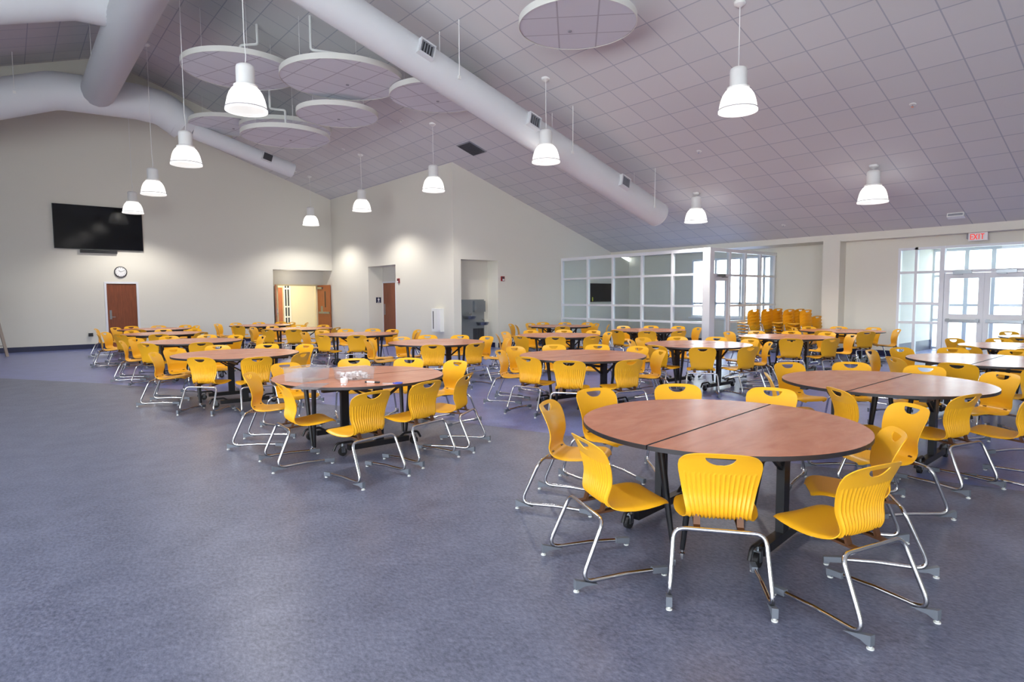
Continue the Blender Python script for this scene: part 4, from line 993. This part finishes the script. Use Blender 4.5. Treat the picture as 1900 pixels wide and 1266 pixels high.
# stacks of chairs in the alcove
ORD = ['lowest chair', 'second chair from the floor', 'third chair from the floor', 'fourth chair from the floor', 'chair just under the top', 'topmost chair']
STK = [(1401, 8.92, 6, 'stack touching the glass room'), (1426, 8.92, 6, 'second stack along the glass room'), (1445, 8.92, 6, 'last stack along the glass room'),
       (1467, 8.26, 6, 'front stack of the middle row'), (1486, 8.26, 6, 'rear stack of the middle row'), (1499, 7.62, 6, 'front stack beside the pier'), (1517, 7.62, 4, 'low stack against the pier')]
for sx, sy, n, where in STK:
    HS = math.radians(78); hx, hy = math.cos(HS), math.sin(HS)
    X = onY(sx, 580, sy-.27).x + .12
    for k in range(n):
        nm = ORD[k] if k < n-1 else ORD[-1]
        put_chair('nest', X+.008*k*hx, sy+.008*k*hy, .085*k, HS, 'yellow %s in the %s' % (nm, where), 'stacked yellow chairs')

# ------------------------------------------------------------------ folding tables
ZT, RT = .737, .905
def make_table():
    t = thing('folding_table', 'x', 'table')
    n = 40
    for sy in (-1, 1):
        arc = [(RT*math.cos(a), sy*(.004+(RT-.004)*math.sin(a))) for a in [PI*k/n for k in range(n+1)]]
        ins = [(x*.9945, sy*(.0055+abs(y)*.993)) for x, y in arc]
        m = MB(); m.prism(ins if sy > 0 else ins[::-1], ZT-.026, ZT); top = m.build('tabletop', MT['table'], t)
        m = MB(); N = len(arc); rot_ = arc if sy > 0 else arc[::-1]; inn = ins if sy > 0 else ins[::-1]
        vs = [(x, y, ZT-.027) for x, y in rot_]+[(x, y, ZT-.001) for x, y in rot_]+[(x, y, ZT-.001) for x, y in inn]+[(x, y, ZT-.027) for x, y in inn]
        fs = []
        for k in range(N):
            j = (k+1) % N; fs += [(k, j, N+j, N+k), (N+k, N+j, 2*N+j, 2*N+k), (3*N+k, 3*N+j, j, k)]
        m.add(vs, fs); m.build('edge_band', MT['edge'], top)
        m = MB(); m.box((-.62, sy*.5-.03, ZT-.07), (.62, sy*.5+.03, ZT-.027)); m.box((-.05, sy*.5-.04, .10), (.05, sy*.5+.04, ZT-.07)) if False else None; m.build('apron_rail', MT['black'], t)
        m = MB(); m.box((-.045, sy*.43-.025, .09), (.045, sy*.43+.025, ZT-.05)); m.build('post', MT['black'], t)
        m = MB(); m.bar((.03, sy*.43, .50), (.30, sy*.43, ZT-.06), .022, .022); m.bar((-.03, sy*.43, .50), (-.30, sy*.43, ZT-.06), .022, .022); m.build('brace', MT['black'], t)
        m = MB(); m.box((-.34, sy*.43-.03, .045), (.34, sy*.43+.03, .10)); b = m.build('base', MT['black'], t)
        for sx in (-1, 1):
            m = MB(); x = sx*.33; yy = sy*.43
            m.tube(fillet([(x-.10*sx, yy, .085), (x-.03*sx, yy, .128), (x+.13*sx, yy, .128), (x+.165*sx, yy, .06)], .04, 5), .013, 8); m.build('caster_arm', MT['black'], t, 60)
            c = MB(); wx, wy = x+.075*sx, yy+.012*sy; c.cyl((wx, wy-.016, .042), (wx, wy+.016, .042), .042, 18); w = c.build('caster', MT['rubber'], t, 40)
            c = MB(); c.box((wx-.018, wy-.026, .036), (wx+.018, wy-.019, .10)); c.box((wx-.018, wy+.019, .036), (wx+.018, wy+.026, .10)); c.box((wx-.018, wy-.026, .092), (wx+.018, wy+.026, .102)); c.cyl((wx, wy, .10), (wx, wy, .125), .011, 10); c.build('fork', MT['steel'], w)
    for sx in (-1, 1):
        for sy in (-1, 1):
            m = MB(); p0, p1 = Vector((sx*.535, sy*.032, .0)), Vector((sx*.56, sy*.12, ZT-.03))
            m.tube([p0+Vector((0, 0, .028)), p0.lerp(p1, .5), p1], [.015, .021, .026], 10); lg = m.build('leg', MT['black'], t, 40)
            m = MB(); m.lathe([(0, 0), (.017, 0), (.017, .006), (.008, .01), (.008, .03), (0, .03)], 12, (p0.x, p0.y, 0)); m.build('foot', MT['chrome'], lg, 40)
    m = MB(); m.box((-.78, -.05, ZT-.055), (.78, -.02, ZT-.027)); m.box((-.78, .02, ZT-.055), (.78, .05, ZT-.027)); m.bar((-.10, -.45, ZT-.12), (-.10, .45, ZT-.12), .03, .03); m.build('hinge_frame', MT['black'], t)
    return t
tb0 = make_table()
TABS = {
'T1': ((3.66,2.26), 'brown round folding table standing in front of all others, seam across its top'),
'T2': ((6.57,2.28), 'brown round folding table with a pale window sheen behind the front table'),
'T3': ((9.75,2.16), 'round folding table glaring white, third in line toward the entrance'),
'T4': ((12.67,2.32), 'round folding table glaring white, fourth in line toward the entrance'),
'T21': ((15.62,2.4), 'round folding table right before the entrance doors, mostly hidden'),
'T5': ((2.94,6.19), 'brown round folding table holding the clear bins, marker and scissors'),
'T7': ((2.70,9.95), 'brown round folding table just behind the one with the bins'),
'T8': ((2.85,13.55), 'brown round folding table second behind the one with the bins'),
'T9': ((2.95,17.06), 'brown round folding table third behind the one with the bins'),
'T10': ((3.2,19.75), 'brown round folding table closest to the door under the clock'),
'T6': ((6.39,6.16), 'brown round folding table between the bins and the glass room'),
'T14': ((6.26,9.85), 'brown round folding table before the white wall box'),
'T13': ((6.33,13.36), 'brown round folding table before the restroom niche'),
'T12': ((6.25,16.91), 'brown round folding table second closest to the double doors'),
'T11': ((6.15,19.95), 'brown round folding table closest to the open double doors'),
'T18': ((9.34,6.21), 'round folding table half white with glare before the glass room post'),
'T15': ((9.35,9.75), 'brown round folding table before the fire alarm by the fountain'),
'T19': ((12.3,6.11), 'round folding table partly white with glare before the chair stacks'),
'T17': ((12.32,9.6), 'brown round folding table along the front of the glass room'),
'T16': ((12.31,12.78), 'brown round folding table at the inner corner of the glass room'),
'T20': ((15.24,6.22), 'brown round folding table between the chair stacks and the entrance'),
}
first = True
for k, ((x, y), lab) in TABS.items():
    o = tb0 if first else dup_tree(tb0); first = False
    o.location = (x, y, 0); o.rotation_euler = (0, 0, math.radians({'T1': 6.5, 'T2': 2}.get(k, random.uniform(-3, 3)))); o['label'] = lab; o['group'] = 'round folding tables'

# ------------------------------------------------------------------ on the table with the bins
def bin_(label, px_c, rot, w, d, h, lid=None):
    p = onZ(px_c[0], px_c[1], ZT); t = thing('clear_bin', label, 'plastic bin', (p.x, p.y, ZT+.001), rot, 'clear plastic bins'); k = .004; tp = .012
    m = MB(); o = [(-w/2, -d/2), (w/2, -d/2), (w/2, d/2), (-w/2, d/2)]; O_ = [(x*(1+tp/w*2), y*(1+tp/d*2)) for x, y in o]; i = [(x*(1-2*k/w), y*(1-2*k/d)) for x, y in o]; I_ = [(x*(1-2*k/w), y*(1-2*k/d)) for x, y in O_]
    vs = [(x, y, 0) for x, y in o]+[(x, y, h) for x, y in O_]+[(x, y, h) for x, y in I_]+[(x, y, k) for x, y in i]; fs = [(3, 2, 1, 0), (12, 13, 14, 15)]
    for r in range(3):
        for q in range(4): fs.append((r*4+q, r*4+(q+1) % 4, r*4+4+(q+1) % 4, r*4+4+q))
    m.add(vs, fs); m.build('body', MT['plastic'], t)
    m = MB(); e = .012; W_, D_ = w/2+tp, d/2+tp
    for lo, hi in (((-W_-e, -D_-e, h-.008), (W_+e, -D_, h)), ((-W_-e, D_, h-.008), (W_+e, D_+e, h)), ((-W_-e, -D_, h-.008), (-W_, D_, h)), ((W_, -D_, h-.008), (W_+e, D_, h))): m.box(lo, hi)
    m.build('rim', MT['plastic'], t); return t, p
t1, p1 = bin_('clear plastic bin with sheets standing in it, at the seam end of the table', (570, 706), .35, .34, .26, .14)
m = MB()
for k in range(6): m.obox((-.10+.035*k, 0, .072), (.004, .22, .11), Matrix.Rotation(.5, 3, 'Y'))
tag(m.build('plastic_sheet', MT['plastic'], None, loc=None), 'clear plastic sheets leaning inside the first bin', 'plastic sheets'); sh = bpy.data.objects['plastic_sheet']; sh.location = (p1.x, p1.y, ZT+.006); sh.rotation_euler = (0, 0, .35); sh['kind'] = 'stuff'
pl = onZ(572, 714.5, ZT); lidm = MB(); lidm.box((-.19, -.13, 0), (.19, .13, .006)); lo_ = lidm.build('bin_lid', MT['plastic']); lo_.location = (pl.x-.03, pl.y-.13, ZT+.001); lo_.rotation_euler = (0, 0, .9); tag(lo_, 'flat clear plastic lid lying on the table before the first bin', 'lid')
t2b, p2 = bin_('clear plastic bin full of small white parts, beside the marker', (657, 703.5), -.10, .33, .24, .12)
rnd = random.Random(3)
m = MB()
for k in range(70):
    c = Vector((rnd.uniform(-.135, .135), rnd.uniform(-.085, .085), .012+rnd.uniform(0, .055))); m.obox(c, (rnd.uniform(.02, .045), rnd.uniform(.014, .03), rnd.uniform(.008, .02)), Matrix.Rotation(rnd.uniform(0, 3), 3, 'Z') @ Matrix.Rotation(rnd.uniform(-.6, .6), 3, 'X'))
o = m.build('white_parts', MT['whitebits']); o.location = (p2.x, p2.y, ZT+.006); o.rotation_euler = (0, 0, -.10); o['kind'] = 'stuff'; tag(o, 'heap of small white plastic parts in the second bin', 'small parts')
q = onZ(634, 709.5, ZT); m = MB(); m.lathe([(0, 0), (.034, 0), (.036, .004), (.036, .045), (.032, .05), (0, .05)], 24); o = m.build('bottle_cap', MT['whitebits'], None, 40); tag(o, 'white round cap standing on the table against the second bin', 'cap'); o.location = (q.x, q.y-.06, ZT)
for k, (a, b, lab) in enumerate(((634, 715.2, 'white plastic clip lying before the bin, the one toward the lid'), (640, 715.0, 'white plastic clip lying before the bin, the one toward the marker'))):
    q = onZ(a, b, ZT); m = MB(); m.bar((-.022, -.01, .006), (.022, .01, .006), .012, .01); m.bar((.022, .01, .006), (.028, -.012, .006), .01, .009); o = m.build('white_clip', MT['whitebits']); tag(o, lab, 'clip', 'white clips by the bins'); o.location = (q.x, q.y, ZT); o.rotation_euler = (0, 0, .7+k*.2)
a, b = onZ(681, 710.6, ZT), onZ(706, 711.3, ZT); mk = thing('marker', 'black and white marker pen lying beside the second bin', 'marker', (a.x, a.y, ZT+.009), math.atan2(b.y-a.y, b.x-a.x)); L = .135
MB().cyl((.0, 0, 0), (L*.62, 0, 0), .008, 12).build('barrel', MT['whitebits'], mk, 40); MB().cyl((L*.62, 0, 0), (L, 0, 0), .009, 12).build('cap', MT['black'], mk, 40); MB().cyl((-.02, 0, 0), (0, 0, 0), .0085, 12).build('end_plug', MT['black'], mk, 40)
a = onZ(729, 712, ZT); sc_ = thing('scissors', 'scissors with blue handles lying on the table', 'scissors', (a.x, a.y, ZT+.005), -.62)
for s in (-1, 1):
    m = MB(); m.bar((.0, s*.002, 0), (-.10, s*.008, 0), .014, .003); bl = m.build('blade', MT['chrome'], sc_)
    m = MB(); m.tube([(.055+.035*math.cos(u), s*.024+.018*math.sin(u), 0) for u in [2*PI*k/16 for k in range(16)]], .005, 8, closed=True); m.bar((0, 0, 0), (.025, s*.014, 0), .014, .008); m.build('handle', MT['scis'], sc_, 60)

# ------------------------------------------------------------------ light
w = bpy.data.worlds.new('sky'); scene.world = w; w.use_nodes = True
bg = w.node_tree.nodes['Background']; bg.inputs[0].default_value = (.90, .95, 1.0, 1); bg.inputs[1].default_value = SKY
for i, (loc, e) in enumerate((((9.2, 26.0, 2.5), 130), ((8.6, 24.0, 2.5), 6))):
    ld_ = bpy.data.lights.new('passage_light', 'POINT'); ld_.energy = e; ld_.color = (1, .93, .78); ld_.shadow_soft_size = .25
    lo = bpy.data.objects.new('passage_light', ld_); COL.objects.link(lo); lo.location = loc
scene.view_settings.view_transform = 'Standard'; scene.view_settings.look = 'None'; scene.view_settings.gamma = 1; scene.view_settings.exposure = EXPO
scene.view_settings.use_curve_mapping = False
cy = scene.cycles; cy.max_bounces = 9; cy.diffuse_bounces = 5; cy.glossy_bounces = 4; cy.transparent_max_bounces = 16; cy.transmission_bounces = 6
cy.use_denoising = True; cy.sample_clamp_indirect = 6.0; cy.caustics_reflective = False; cy.caustics_refractive = False
